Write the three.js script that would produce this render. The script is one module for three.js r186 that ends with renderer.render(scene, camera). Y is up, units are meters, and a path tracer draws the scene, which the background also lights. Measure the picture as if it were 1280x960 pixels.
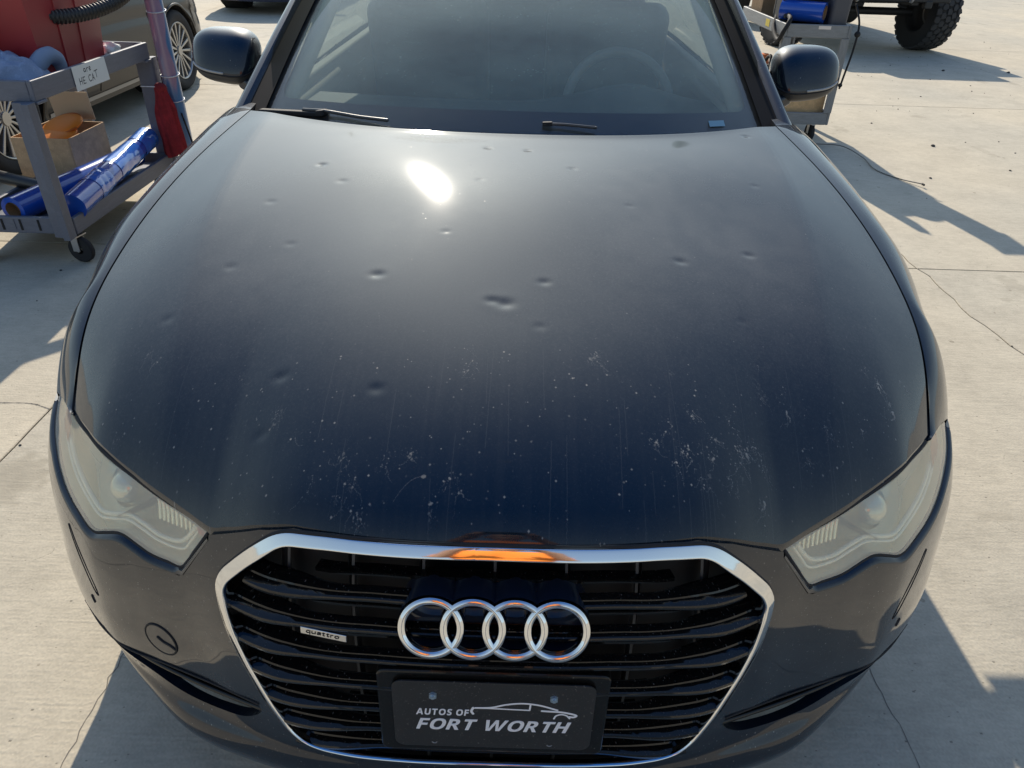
import * as THREE from 'three';
import { RoundedBoxGeometry } from 'three/addons/geometries/RoundedBoxGeometry.js';
import { mergeGeometries, toCreasedNormals } from 'three/addons/utils/BufferGeometryUtils.js';
import { TextGeometry } from 'three/addons/geometries/TextGeometry.js';
import { FontLoader } from 'three/addons/loaders/FontLoader.js';
import { MarchingCubes } from 'three/addons/objects/MarchingCubes.js';

// ------------------------------------------------------------------ camera, sky, sun, exposure
const W = 1024, H = 768;
const scene = new THREE.Scene();
const camera = new THREE.PerspectiveCamera(55.9, W / H, 0.05, 600);
camera.position.set(0.01455, 1.46624, 0.71662);
camera.quaternion.setFromRotationMatrix(new THREE.Matrix4().set(
  0.9995487, -0.02999006, -0.00172734, 0,
  0.02611297, 0.83902588, 0.54346452, 0,
  -0.01484925, -0.54326436, 0.83943036, 0,
  0, 0, 0, 1));
camera.updateMatrixWorld();
const renderer = new THREE.WebGLRenderer({ antialias: true });
renderer.setSize(W, H);
renderer.toneMapping = THREE.LinearToneMapping;
renderer.toneMappingExposure = 1.18;
renderer.shadowMap.enabled = true;
const SUN_EL = 33.6, SUN_AZ = -10.2;                       // degrees; azimuth from -z towards +x
const d2r = Math.PI / 180;
const sunDir = new THREE.Vector3(Math.sin(SUN_AZ * d2r) * Math.cos(SUN_EL * d2r), Math.sin(SUN_EL * d2r), -Math.cos(SUN_AZ * d2r) * Math.cos(SUN_EL * d2r));
// clear hazy sky: blue overhead, paler towards the horizon, a warm glow round the sun
{
  const w = 512, h = 256, d = new Float32Array(w * h * 4);
  for (let y = 0; y < h; y++) for (let x = 0; x < w; x++) {
    const el = ((y + 0.5) / h - 0.5) * Math.PI, az = ((x + 0.5) / w - 0.5) * 2 * Math.PI, dx = Math.cos(el) * Math.cos(az), dy = Math.sin(el), dz = Math.cos(el) * Math.sin(az);
    const c = dx * sunDir.x + dy * sunDir.y + dz * sunDir.z, ang = Math.acos(Math.min(1, Math.max(-1, c))), up = Math.max(0, dy);
    const k = Math.pow(1 - up, 1.12), glow = 0.85 * Math.exp(-((ang / 0.50) ** 2)) + 0.5 * Math.exp(-ang / 0.20) + 1.2 * Math.exp(-ang / 0.08), ray = 0.82 + 0.30 * c * c;
    const i = (y * w + x) * 4;
    d[i] = (0.006 + 0.58 * k) * ray + glow * 0.93; d[i + 1] = (0.105 + 0.64 * k) * ray + glow * 0.98; d[i + 2] = (0.400 + 0.42 * k) * ray + glow * 0.90; d[i + 3] = 1;
    if (dy < 0) { d[i] = 0.30; d[i + 1] = 0.27; d[i + 2] = 0.23; }
  }
  const t = new THREE.DataTexture(d, w, h, THREE.RGBAFormat, THREE.FloatType); t.mapping = THREE.EquirectangularReflectionMapping; t.magFilter = THREE.LinearFilter; t.needsUpdate = true;
  scene.background = t; scene.environment = t;
}
const sun = new THREE.DirectionalLight(new THREE.Color(1, 0.90, 0.76), 4.9);
sun.position.copy(sunDir).multiplyScalar(40).add(new THREE.Vector3(0, 0, -4));
sun.target.position.set(0, 0, -4);
sun.castShadow = true;
sun.shadow.mapSize.set(4096, 4096);
Object.assign(sun.shadow.camera, { left: -16, right: 16, top: 16, bottom: -16, near: 1, far: 90 });
scene.add(sun, sun.target);

// ------------------------------------------------------------------ helpers
function rng(seed) { let a = seed >>> 0; return () => { a |= 0; a = a + 0x6D2B79F5 | 0; let t = Math.imul(a ^ a >>> 15, 1 | a); t = t + Math.imul(t ^ t >>> 7, 61 | t) ^ t; return ((t ^ t >>> 14) >>> 0) / 4294967296; }; }
const lerp = (a, b, t) => a + (b - a) * t, clamp = (x, a, b) => Math.min(b, Math.max(a, x));
const sstep = (a, b, x) => { const t = clamp((x - a) / (b - a), 0, 1); return t * t * (3 - 2 * t); };
const V = (x, y, z) => new THREE.Vector3(x, y, z);
function pchip(xs, ys) {
  const n = xs.length, h = [], d = [], m = [];
  for (let i = 0; i < n - 1; i++) { h[i] = xs[i + 1] - xs[i]; d[i] = (ys[i + 1] - ys[i]) / h[i]; }
  m[0] = d[0]; m[n - 1] = d[n - 2];
  for (let i = 1; i < n - 1; i++) {
    if (d[i - 1] * d[i] > 0) { const w1 = 2 * h[i] + h[i - 1], w2 = h[i] + 2 * h[i - 1]; m[i] = (w1 + w2) / (w1 / d[i - 1] + w2 / d[i]); } else m[i] = 0;
  }
  return (x) => {
    x = clamp(x, xs[0], xs[n - 1]); let i = 0; while (i < n - 2 && x > xs[i + 1]) i++;
    const t = (x - xs[i]) / h[i], t2 = t * t, t3 = t2 * t;
    return (2 * t3 - 3 * t2 + 1) * ys[i] + (t3 - 2 * t2 + t) * h[i] * m[i] + (3 * t2 - 2 * t3) * ys[i + 1] + (t3 - t2) * h[i] * m[i + 1];
  };
}
function spline(xs, ys) {                                   // natural cubic
  const n = xs.length, h = [], al = [], l = [1], mu = [0], z = [0], c = [], b = [], d = [];
  for (let i = 0; i < n - 1; i++) h[i] = xs[i + 1] - xs[i];
  for (let i = 1; i < n - 1; i++) { al[i] = 3 * ((ys[i + 1] - ys[i]) / h[i] - (ys[i] - ys[i - 1]) / h[i - 1]); l[i] = 2 * (xs[i + 1] - xs[i - 1]) - h[i - 1] * mu[i - 1]; mu[i] = h[i] / l[i]; z[i] = (al[i] - h[i - 1] * z[i - 1]) / l[i]; }
  c[n - 1] = 0; for (let j = n - 2; j >= 0; j--) { c[j] = z[j] - mu[j] * c[j + 1] || 0; if (j === 0) c[0] = 0 - mu[0] * c[1]; b[j] = (ys[j + 1] - ys[j]) / h[j] - h[j] * (c[j + 1] + 2 * c[j]) / 3; d[j] = (c[j + 1] - c[j]) / (3 * h[j]); }
  return (x) => { let i = 0; while (i < n - 2 && x > xs[i + 1]) i++; const t = x - xs[i]; return ys[i] + t * (b[i] + t * (c[i] + t * d[i])); };
}
const usedNames = {};
function numbered(n) { const k = usedNames[n] = (usedNames[n] ?? -1) + 1; return k ? n + '_' + String(k).padStart(3, '0') : n; }
function thing(name, label, category, pos = [0, 0, 0], turn = 0, group) {
  const o = new THREE.Group(); o.name = numbered(name); o.position.set(...pos); o.rotation.y = turn;
  o.userData = { label, category }; if (group) o.userData.group = group;
  scene.add(o); return o;
}
function structure(name, geo, mat) { const m = new THREE.Mesh(geo, mat); m.name = numbered(name); m.userData.kind = 'structure'; shadow(m); scene.add(m); return m; }
function shadow(m) { m.castShadow = m.receiveShadow = true; return m; }
function part(parent, name, geo, mat, label) {
  if (Array.isArray(geo)) geo = geo.length > 1 ? merge(geo) : geo[0];
  const m = shadow(new THREE.Mesh(geo, mat)); m.name = name; if (label) m.userData.label = label; parent.add(m); return m;
}
function merge(list) {
  return mergeGeometries(list.map((g) => {
    g = g.index ? g.toNonIndexed() : g.clone();
    for (const k of Object.keys(g.attributes)) if (!['position', 'normal', 'uv'].includes(k)) g.deleteAttribute(k);
    if (!g.attributes.uv) g.setAttribute('uv', new THREE.BufferAttribute(new Float32Array(g.attributes.position.count * 2), 2));
    g.morphAttributes = {};
    return g;
  }));
}
function mirrorX(g) {
  g = g.index ? g.toNonIndexed() : g.clone();
  const p = g.attributes.position, n = g.attributes.normal, u = g.attributes.uv;
  for (let i = 0; i < p.count; i++) { p.setX(i, -p.getX(i)); if (n) n.setX(i, -n.getX(i)); }
  for (const a of [p, n, u]) {
    if (!a) continue; const k = a.itemSize, s = a.array;
    for (let t = 0; t < p.count; t += 3) for (let c = 0; c < k; c++) { const x = s[(t + 1) * k + c]; s[(t + 1) * k + c] = s[(t + 2) * k + c]; s[(t + 2) * k + c] = x; }
  }
  return g;
}
// grid surface; f(u, v) -> [x, y, z, (tu, tv)]
function grid(nu, nv, f, flip = false) {
  const pos = [], uv = [], idx = [];
  for (let j = 0; j <= nv; j++) for (let i = 0; i <= nu; i++) { const q = f(i / nu, j / nv); pos.push(q[0], q[1], q[2]); uv.push(q[3] ?? i / nu, q[4] ?? j / nv); }
  for (let j = 0; j < nv; j++) for (let i = 0; i < nu; i++) {
    const a = j * (nu + 1) + i, b = a + 1, c = a + nu + 1, d = c + 1;
    if (flip) idx.push(a, c, b, b, c, d); else idx.push(a, b, c, b, d, c);
  }
  const g = new THREE.BufferGeometry();
  g.setAttribute('position', new THREE.Float32BufferAttribute(pos, 3));
  g.setAttribute('uv', new THREE.Float32BufferAttribute(uv, 2));
  g.setIndex(idx); g.computeVertexNormals(); return g;
}
const boxG = (w, h, d, x = 0, y = 0, z = 0, r = 0) => { const g = r ? new RoundedBoxGeometry(w, h, d, 2, r) : new THREE.BoxGeometry(w, h, d); g.translate(x, y, z); return g; };
const cylG = (r0, r1, h, n = 20, open = false) => new THREE.CylinderGeometry(r0, r1, h, n, 1, open);
function tube(pts, r, n = 40, rad = 8, closed = false, caps = true) {
  const c = new THREE.CatmullRomCurve3(pts.map((p) => p.isVector3 ? p : V(...p)), closed, 'centripetal');
  const t = new THREE.TubeGeometry(c, n, r, rad, closed);
  if (closed || !caps) return t;
  const a = c.getPoint(0), b = c.getPoint(1), s1 = new THREE.SphereGeometry(r, rad, 5), s2 = s1.clone();
  s1.translate(a.x, a.y, a.z); s2.translate(b.x, b.y, b.z); return merge([t, s1, s2]);
}
function bar(a, b, w, h, r = 0) {                            // a rectangular bar from a to b
  a = V(...a); b = V(...b); const L = a.distanceTo(b), g = r ? new RoundedBoxGeometry(w, h, L, 2, r) : new THREE.BoxGeometry(w, h, L);
  const m = new THREE.Matrix4().lookAt(a, b, Math.abs(b.y - a.y) / L > 0.9 ? V(0, 0, 1) : V(0, 1, 0)); m.setPosition(a.clone().add(b).multiplyScalar(0.5));
  g.applyMatrix4(m); return g;
}
function rod(a, b, r, n = 12, r2 = r, open = false) {
  a = V(...a); b = V(...b); const g = new THREE.CylinderGeometry(r2, r, a.distanceTo(b), n, 1, open);
  const q = new THREE.Quaternion().setFromUnitVectors(V(0, 1, 0), b.clone().sub(a).normalize());
  g.applyQuaternion(q); const m = a.add(b).multiplyScalar(0.5); g.translate(m.x, m.y, m.z); return g;
}
function roundPoly(p, r, seg = 5) {                         // fillet the corners of a closed polygon
  const out = [];
  for (let i = 0; i < p.length; i++) {
    const a = p[(i + p.length - 1) % p.length], b = p[i], c = p[(i + 1) % p.length];
    const la = Math.hypot(a[0] - b[0], a[1] - b[1]), lc = Math.hypot(c[0] - b[0], c[1] - b[1]);
    const k = Math.min(b[2] ?? r, la * 0.48, lc * 0.48);
    if (k < 1e-5) { out.push([b[0], b[1]]); continue; }
    const s = [lerp(b[0], a[0], k / la), lerp(b[1], a[1], k / la)], e = [lerp(b[0], c[0], k / lc), lerp(b[1], c[1], k / lc)];
    for (let t = 0; t <= seg; t++) { const u = t / seg, w = 1 - u; out.push([w * w * s[0] + 2 * u * w * b[0] + u * u * e[0], w * w * s[1] + 2 * u * w * b[1] + u * u * e[1]]); }
  }
  return out;
}
function offsetPoly(p, d) {                                 // inwards by d for a counter-clockwise polygon
  const n = p.length;
  let area = 0; for (let i = 0; i < n; i++) { const a = p[i], b = p[(i + 1) % n]; area += a[0] * b[1] - b[0] * a[1]; }
  const s = area > 0 ? 1 : -1;
  return p.map((b, i) => {
    const a = p[(i + n - 1) % n], c = p[(i + 1) % n];
    let x = -(c[1] - a[1]), y = c[0] - a[0]; const l = Math.hypot(x, y) || 1;
    return [b[0] + s * d * x / l, b[1] + s * d * y / l];
  });
}
// a trimmed surface: polygon with holes in (a, y), subdivided, mapped by f(a, y) -> [x, y, z], with an edge folded inwards
function patch(poly, holes, f, maxEdge = 0.02, { flange = 0, side = 1, uvScale = 1 } = {}) {
  const sh = new THREE.Shape(poly.map((p) => new THREE.Vector2(p[0], p[1])));
  for (const h of holes) sh.holes.push(new THREE.Path(h.map((p) => new THREE.Vector2(p[0], p[1]))));
  const g0 = new THREE.ShapeGeometry(sh);
  const P = []; for (let i = 0; i < g0.attributes.position.count; i++) P.push([g0.attributes.position.getX(i), g0.attributes.position.getY(i)]);
  let T = []; const ix = g0.index.array; for (let i = 0; i < ix.length; i += 3) T.push([ix[i], ix[i + 1], ix[i + 2]]);
  for (let pass = 0; pass < 12; pass++) {
    const mid = new Map(); let any = false;
    const M = (a, b) => {
      const dx = P[a][0] - P[b][0], dy = P[a][1] - P[b][1]; if (dx * dx + dy * dy <= maxEdge * maxEdge) return -1;
      const k = a < b ? a * 1e7 + b : b * 1e7 + a; let m = mid.get(k);
      if (m === undefined) { m = P.length; P.push([(P[a][0] + P[b][0]) / 2, (P[a][1] + P[b][1]) / 2]); mid.set(k, m); any = true; }
      return m;
    };
    const N = [];
    for (const [a, b, c] of T) {
      const x = M(a, b), y = M(b, c), z = M(c, a), k = (x >= 0) + (y >= 0) + (z >= 0);
      if (k === 0) N.push([a, b, c]);
      else if (k === 3) N.push([a, x, z], [x, b, y], [z, y, c], [x, y, z]);
      else if (k === 1) { if (x >= 0) N.push([a, x, c], [x, b, c]); else if (y >= 0) N.push([a, b, y], [a, y, c]); else N.push([a, b, z], [z, b, c]); }
      else if (x < 0) N.push([z, y, c], [a, b, y], [a, y, z]);
      else if (y < 0) N.push([a, x, z], [x, b, c], [x, c, z]);
      else N.push([x, b, y], [a, x, y], [a, y, c]);
    }
    T = N; if (!any) break;
  }
  const pos = new Float32Array(P.length * 3), nor = new Float32Array(P.length * 3), uv = new Float32Array(P.length * 2), e = 5e-4;
  const q = V(), r = V(), s = V();
  P.forEach(([a, y], i) => {
    const o = f(a, y); pos.set(o.slice(0, 3), i * 3);
    q.set(...f(a + e, y)).sub(r.set(...f(a - e, y))); s.set(...f(a, y + e)).sub(r.set(...f(a, y - e)));
    q.cross(s).normalize().multiplyScalar(side); nor.set([q.x, q.y, q.z], i * 3); uv.set([a * uvScale, y * uvScale], i * 2);
  });
  const idx = []; for (const t of T) { if (side > 0) idx.push(t[0], t[1], t[2]); else idx.push(t[0], t[2], t[1]); }
  const g = new THREE.BufferGeometry();
  g.setAttribute('position', new THREE.BufferAttribute(pos, 3)); g.setAttribute('normal', new THREE.BufferAttribute(nor, 3)); g.setAttribute('uv', new THREE.BufferAttribute(uv, 2)); g.setIndex(idx);
  if (!flange) return g;
  const seen = new Map();
  for (const t of T) for (let k = 0; k < 3; k++) { const a = t[k], b = t[(k + 1) % 3], key = a < b ? a * 1e7 + b : b * 1e7 + a; seen.set(key, seen.has(key) ? null : [a, b]); }
  const fp = [], fu = [];
  for (const ed of seen.values()) {
    if (!ed) continue; const [a, b] = side > 0 ? ed : [ed[1], ed[0]];
    const at = (i, d) => [pos[i * 3] - nor[i * 3] * d, pos[i * 3 + 1] - nor[i * 3 + 1] * d, pos[i * 3 + 2] - nor[i * 3 + 2] * d];
    fp.push(...at(a, 0), ...at(a, flange), ...at(b, 0), ...at(b, 0), ...at(a, flange), ...at(b, flange));
    for (let k = 0; k < 6; k++) fu.push(uv[a * 2], uv[a * 2 + 1]);
  }
  const fg = new THREE.BufferGeometry(); fg.setAttribute('position', new THREE.Float32BufferAttribute(fp, 3)); fg.setAttribute('uv', new THREE.Float32BufferAttribute(fu, 2)); fg.computeVertexNormals();
  return merge([g, fg]);
}
// sweep a closed section along 3D points; frame(i) -> {p, b, n, w, h}
function sweep(frames, section, closed) {
  const m = section.length, pos = [], uv = [], idx = [], n = frames.length;
  for (let i = 0; i < n + (closed ? 1 : 0); i++) {
    const { p, b, n: nn, w, h } = frames[i % n];
    for (let k = 0; k <= m; k++) { const [s, t] = section[k % m]; pos.push(p.x + b.x * s * w + nn.x * t * h, p.y + b.y * s * w + nn.y * t * h, p.z + b.z * s * w + nn.z * t * h); uv.push(i / n, k / m * 0.09); }
  }
  const rows = closed ? n : n - 1;
  for (let i = 0; i < rows; i++) for (let k = 0; k < m; k++) { const a = i * (m + 1) + k, c = a + m + 1; idx.push(a, a + 1, c, a + 1, c + 1, c); }
  const g = new THREE.BufferGeometry(); g.setAttribute('position', new THREE.Float32BufferAttribute(pos, 3)); g.setAttribute('uv', new THREE.Float32BufferAttribute(uv, 2)); g.setIndex(idx); g.computeVertexNormals(); return g;
}
// ------------------------------------------------------------------ textures
function noiseTile(n, cells, seed) {                         // tileable value noise, n x n floats
  const r = rng(seed), g = new Float32Array(cells[0] * cells[1]).map(() => r()), out = new Float32Array(n[0] * n[1]);
  for (let y = 0; y < n[1]; y++) {
    const fy = y / n[1] * cells[1], y0 = Math.floor(fy), ty = fy - y0, sy = ty * ty * (3 - 2 * ty), ya = (y0 % cells[1]) * cells[0], yb = ((y0 + 1) % cells[1]) * cells[0];
    for (let x = 0; x < n[0]; x++) {
      const fx = x / n[0] * cells[0], x0 = Math.floor(fx), tx = fx - x0, sx = tx * tx * (3 - 2 * tx), xa = x0 % cells[0], xb = (x0 + 1) % cells[0];
      out[y * n[0] + x] = lerp(lerp(g[ya + xa], g[ya + xb], sx), lerp(g[yb + xa], g[yb + xb], sx), sy);
    }
  }
  return out;
}
const toS = (c) => { c = clamp(c, 0, 1); return 255 * (c <= 0.0031308 ? c * 12.92 : 1.055 * Math.pow(c, 1 / 2.4) - 0.055); };
function tex(w, h, f, { srgb = true, repeat = true } = {}) {  // f(x, y, out) with linear colours
  const d = new Uint8Array(w * h * 4), o = [0, 0, 0];
  for (let y = 0, k = 0; y < h; y++) for (let x = 0; x < w; x++, k += 4) { f(x, y, o, y * w + x); for (let c = 0; c < 3; c++) d[k + c] = srgb ? toS(o[c]) : 255 * clamp(o[c], 0, 1); d[k + 3] = 255; }
  const t = new THREE.DataTexture(d, w, h); t.magFilter = THREE.LinearFilter; t.minFilter = THREE.LinearMipmapLinearFilter; t.generateMipmaps = true;
  t.colorSpace = srgb ? THREE.SRGBColorSpace : THREE.NoColorSpace; t.wrapS = t.wrapT = repeat ? THREE.RepeatWrapping : THREE.ClampToEdgeWrapping; t.needsUpdate = true; return t;
}
const std = (color, roughness = 0.6, metalness = 0, o = {}) => { const { c, ...rest } = o; const m = new THREE.MeshStandardMaterial({ roughness, metalness, ...rest }); if (Array.isArray(color)) m.color.setRGB(...color); else m.color.set(color); return m; };
const phys = (color, o) => { const m = new THREE.MeshPhysicalMaterial(o); m.color.setRGB(...color); return m; };

// concrete: 4 m tile
const CN = 2048;
const cA = noiseTile([CN, CN], [6, 6], 1), cB = noiseTile([CN, CN], [28, 34], 2), cC = noiseTile([CN, CN], [90, 700], 3), cD = noiseTile([CN, CN], [1024, 1024], 4), cE = noiseTile([CN, CN], [140, 160], 5);
const cPit = new Float32Array(CN * CN);
{ const r = rng(77); for (let i = 0; i < 2600; i++) { const x = r() * CN | 0, y = r() * CN | 0, s = r() < 0.88 ? 1 : 2, v = r() < 0.7 ? -1 : 0.6; for (let a = 0; a <= s; a++) for (let b = 0; b < s; b++) cPit[((y + b) % CN) * CN + (x + a) % CN] = v; } 
  for (let i = 0; i < 90; i++) { let x = r() * CN, y = r() * CN, a = r() * 6.28; const n = 10 + r() * 30; for (let k = 0; k < n; k++) { a += (r() - 0.5) * 0.5; x += Math.cos(a); y += Math.sin(a); cPit[((y + CN) % CN | 0) * CN + ((x + CN) % CN | 0)] = -0.6; } } }
const cStain = new Float32Array(CN * CN);
{ const r = rng(78); for (let k = 0; k < 26; k++) { const x0 = r() * CN, y0 = r() * CN, R = 14 + 90 * r() * r(), v = 0.06 + 0.16 * r(), e = 0.4 + r() * 1.2; for (let b = -R * 1.6 | 0; b < R * 1.6; b++) for (let a = -R * 1.6 | 0; a < R * 1.6; a++) { const X = ((x0 + a | 0) + CN) % CN, Y = ((y0 + b | 0) + CN) % CN, i = Y * CN + X, q = Math.hypot(a / e, b * e) / R * (0.7 + 0.6 * cB[i]) + 0.5 * (cE[i] - 0.5); if (q < 1) cStain[i] = Math.max(cStain[i], v * sstep(1, 0.5, q) * (0.6 + 0.4 * cD[i])); } }
  for (let k = 0; k < 70; k++) { const x0 = r() * CN | 0, y0 = r() * CN | 0, R = 1.5 + 4 * r(); for (let b = -6; b <= 6; b++) for (let a = -6; a <= 6; a++) if (Math.hypot(a, b) < R) cStain[((y0 + b + CN) % CN) * CN + (x0 + a + CN) % CN] = 0.25 + 0.2 * r(); } }
const concreteMap = tex(CN, CN, (x, y, o, i) => {
  let v = 0.455 * (1 + 0.14 * (cA[i] - 0.5) + 0.13 * (cB[i] - 0.5) + 0.10 * (cC[i] - 0.5) + 0.16 * (cD[i] - 0.5) + 0.10 * (cE[i] - 0.5));
  v *= 1 + (cPit[i] < 0 ? cPit[i] * 0.55 : cPit[i] * 0.35);
  const w = 0.04 * (cA[i] - 0.5); o[0] = v * (1 + w); const st = cStain[i]; v *= 1 - st; o[0] = v * (1 + w); o[1] = v * (0.885 - st * .05); o[2] = v * (0.670 - w - st * .1);
});
const concreteBump = tex(CN, CN, (x, y, o, i) => { o[0] = o[1] = o[2] = 0.5 + 0.35 * (cC[i] - 0.5) + 0.4 * (cD[i] - 0.5) + 0.15 * (cE[i] - 0.5) + 0.3 * cPit[i]; }, { srgb: false });
const concrete = std([1, 1, 1], 0.88, 0, { map: concreteMap, bumpMap: concreteBump, bumpScale: 0.0013 });
const concreteDark = std([0.07, 0.06, 0.05], 1);

// paint with dust, specks, droppings and streaks on the bonnet
const NAVY = [0.0006, 0.0065, 0.0150], DUST = [0.40, 0.37, 0.32];
const HN = [2048, 1748], HX0 = -0.85, HXW = 1.7, HZ0 = -1.40, HZW = 1.45;
const hd = new Float32Array(HN[0] * HN[1]);
{
  const n1 = noiseTile(HN, [9, 8], 11), n2 = noiseTile(HN, [60, 50], 12), n3 = noiseTile(HN, [1024, 874], 13), n4 = noiseTile(HN, [260, 5], 14), n5 = noiseTile(HN, [500, 400], 15);
  const r = rng(5);
  for (let y = 0; y < HN[1]; y++) for (let x = 0; x < HN[0]; x++) {
    const i = y * HN[0] + x, z = HZ0 + y / HN[1] * HZW, xx = HX0 + x / HN[0] * HXW;
    const mid = Math.exp(-(((z + 0.48) / 0.30) ** 2));        // the dirtiest band lies across the middle
    let d = 0.0008 + 0.046 * mid + (0.012 + 0.085 * n1[i] * (0.4 + 0.6 * n2[i])) * sstep(-0.25, -0.62, z) + 0.018 * n1[i] * (0.1 + mid) + 0.012 * n2[i] * (0.15 + mid) + 0.11 * Math.max(0, n3[i] - 0.62) * (0.35 + mid) + 0.03 * (n5[i] - 0.5) * mid;
    d += 0.03 * Math.max(0, n4[i] - 0.55) * sstep(-0.5, -0.15, z) * (0.3 + n1[i]);
    hd[i] = Math.max(0, d);
  }
  const dot = (px, py, s, v) => { for (let b = -Math.ceil(s); b <= Math.ceil(s); b++) for (let a = -Math.ceil(s); a <= Math.ceil(s); a++) { const q = Math.hypot(a, b); if (q > s) continue; const X = Math.round(px) + a, Y = Math.round(py) + b; if (X < 0 || Y < 0 || X >= HN[0] || Y >= HN[1]) continue; const i = Y * HN[0] + X; hd[i] = Math.max(hd[i], v * (1 - 0.4 * q / (s + 0.01))); } };
  const P = (x, z) => [(x - HX0) / HXW * HN[0], (z - HZ0) / HZW * HN[1]];
  for (let i = 0; i < 5200; i++) { const f = r(); dot(r() * HN[0], r() * HN[1], f < 0.75 ? 0.8 : f < 0.95 ? 1.3 : 2.0, 0.09 + 0.40 * r() * r()); }
  for (let i = 0; i < 260; i++) dot(...P(lerp(-0.7, 0.7, r()), -0.3 * r() + 0.0), r() < 0.7 ? 1.2 : 2.1, 0.3 + 0.6 * r());
  const squiggle = (x, z, len, w, v, dir = 1.5) => { let [px, py] = P(x, z), a = dir + (r() - 0.5) * 2.2; for (let k = 0; k < len; k++) { a += (r() - 0.5) * 0.45; px += Math.cos(a) * 1.0; py += Math.sin(a) * 1.0; dot(px, py, w * (0.4 + r() * 0.8), v * (0.55 + 0.45 * r())); } };
  const splat = (x, z, v) => {                              // a blob that ran down the slope, with crumbs round it
    const [px, py] = P(x, z), R = 0.6 + 2.4 * r() * r(), n = 3 + r() * 34 * r() | 0, a0 = 1.4 + (r() - 0.5) * 1.6; let qx = px, qy = py, a = a0;
    for (let k = 0; k < 4; k++) dot(px + (r() - 0.5) * R * 2, py + (r() - 0.5) * R * 2, R * (0.4 + 0.6 * r()), v * (0.6 + 0.5 * r()));
    for (let k = 0; k < n; k++) { a += (r() - 0.5) * 0.8; qx += Math.cos(a) * 1.6; qy += Math.sin(a) * 1.6; if (r() < 0.8) dot(qx, qy, Math.max(0.5, R * (1 - k / n) * 0.7), v * (0.35 + 0.5 * r())); }
    for (let k = 0; k < 5; k++) dot(px + (r() - 0.5) * 26, py + (r() - 0.5) * 30, 0.6 + 0.5 * r(), v * (0.2 + 0.4 * r()));
  };
  const cluster = (x, z, sx, sz, n, v) => { let cx = x, cz = z; for (let i = 0; i < n; i++) { if (r() < 0.25) { cx = x + (r() + r() - 1) * sx; cz = z + (r() + r() - 1) * sz; } cx += (r() - 0.5) * 0.018; cz += (r() - 0.35) * 0.020; splat(cx, cz, Math.min(1, 1.7 * v * (0.25 + r()))); } };
  cluster(0.386, -0.187, 0.05, 0.06, 34, 0.6); cluster(0.295, -0.16, 0.06, 0.07, 44, 0.55); cluster(0.34, -0.12, 0.08, 0.04, 20, 0.4); cluster(0.654, -0.36, 0.09, 0.05, 26, 0.5); cluster(-0.229, -0.133, 0.12, 0.07, 26, 0.30);
  cluster(-0.15, -0.10, 0.14, 0.06, 10, 0.28); cluster(0.2, -0.33, 0.12, 0.06, 14, 0.35); cluster(-0.05, -0.25, 0.1, 0.05, 12, 0.3); cluster(0.5, -0.25, 0.1, 0.09, 18, 0.3); cluster(0.42, -0.3, 0.08, 0.06, 18, 0.35);
  cluster(-0.18, -0.05, 0.16, 0.03, 10, 0.28); cluster(-0.33, -0.2, 0.14, 0.1, 14, 0.25); cluster(-0.6, -0.35, 0.12, 0.15, 16, 0.25); cluster(-0.07, -0.05, 0.05, 0.03, 10, 0.45);
  { const [a, b] = P(-0.108, -0.071); for (let k = 0; k < 9; k++) dot(a + k * 0.8, b - k * 0.1, 3.2 - Math.abs(k - 4) * 0.4, 0.5); for (let k = 0; k < 60; k++) dot(a - k * 0.75, b + k * k * 0.011, 0.7, 0.25); }
  { const [a, b] = P(-0.095, -0.035); for (let k = 0; k < 10; k++) dot(a + k * 0.7, b - k * 0.3, 2.4 - Math.abs(k - 5) * 0.3, 0.55); }
  for (let i = 0; i < 34; i++) { let [a, b] = P(lerp(-0.6, 0.65, r()), -0.05 - 0.3 * r()); const L = 60 + r() * 200, sl = (r() - 0.4) * 0.25; for (let k = 0; k < L; k++) dot(a + k * sl * 0.3 + (r() - 0.5) * 0.8, b + k, 0.7, 0.07 + 0.06 * r()); }
}
const hoodMap = tex(HN[0], HN[1], (x, y, o, i) => { const d = clamp(hd[i], 0, 1); for (let c = 0; c < 3; c++) o[c] = lerp(NAVY[c], DUST[c], d); }, { repeat: false });
const hoodRough = tex(HN[0] / 2, HN[1] / 2, (x, y, o) => { const i = y * 2 * HN[0] + x * 2, d = clamp((hd[i] + hd[i + 1] + hd[i + HN[0]] + hd[i + HN[0] + 1]) / 4, 0, 1); o[0] = 0.5; o[1] = clamp(0.52 + d * 0.8, 0, 1); o[2] = clamp(1 - d * 5, 0.05, 1); }, { srgb: false, repeat: false });
const hoodCoat = tex(HN[0] / 2, HN[1] / 2, (x, y, o) => { const i = y * 2 * HN[0] + x * 2, d = clamp((hd[i] + hd[i + 1]) / 2, 0, 1); o[0] = o[2] = 1 - clamp((d - 0.16) * 1.6, 0, 0.8); o[1] = clamp(0.054 + 1.2 * Math.max(0, d - 0.16), 0, 1); }, { srgb: false, repeat: false });
const hoodPaint = phys([1, 1, 1], { map: hoodMap, roughness: 1, metalness: 0, specularIntensity: 0.12, specularColor: new THREE.Color().setRGB(0.62, 0.95, 1.0), roughnessMap: hoodRough, clearcoat: 1, clearcoatRoughness: 1, clearcoatMap: hoodCoat, clearcoatRoughnessMap: hoodCoat });
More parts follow.
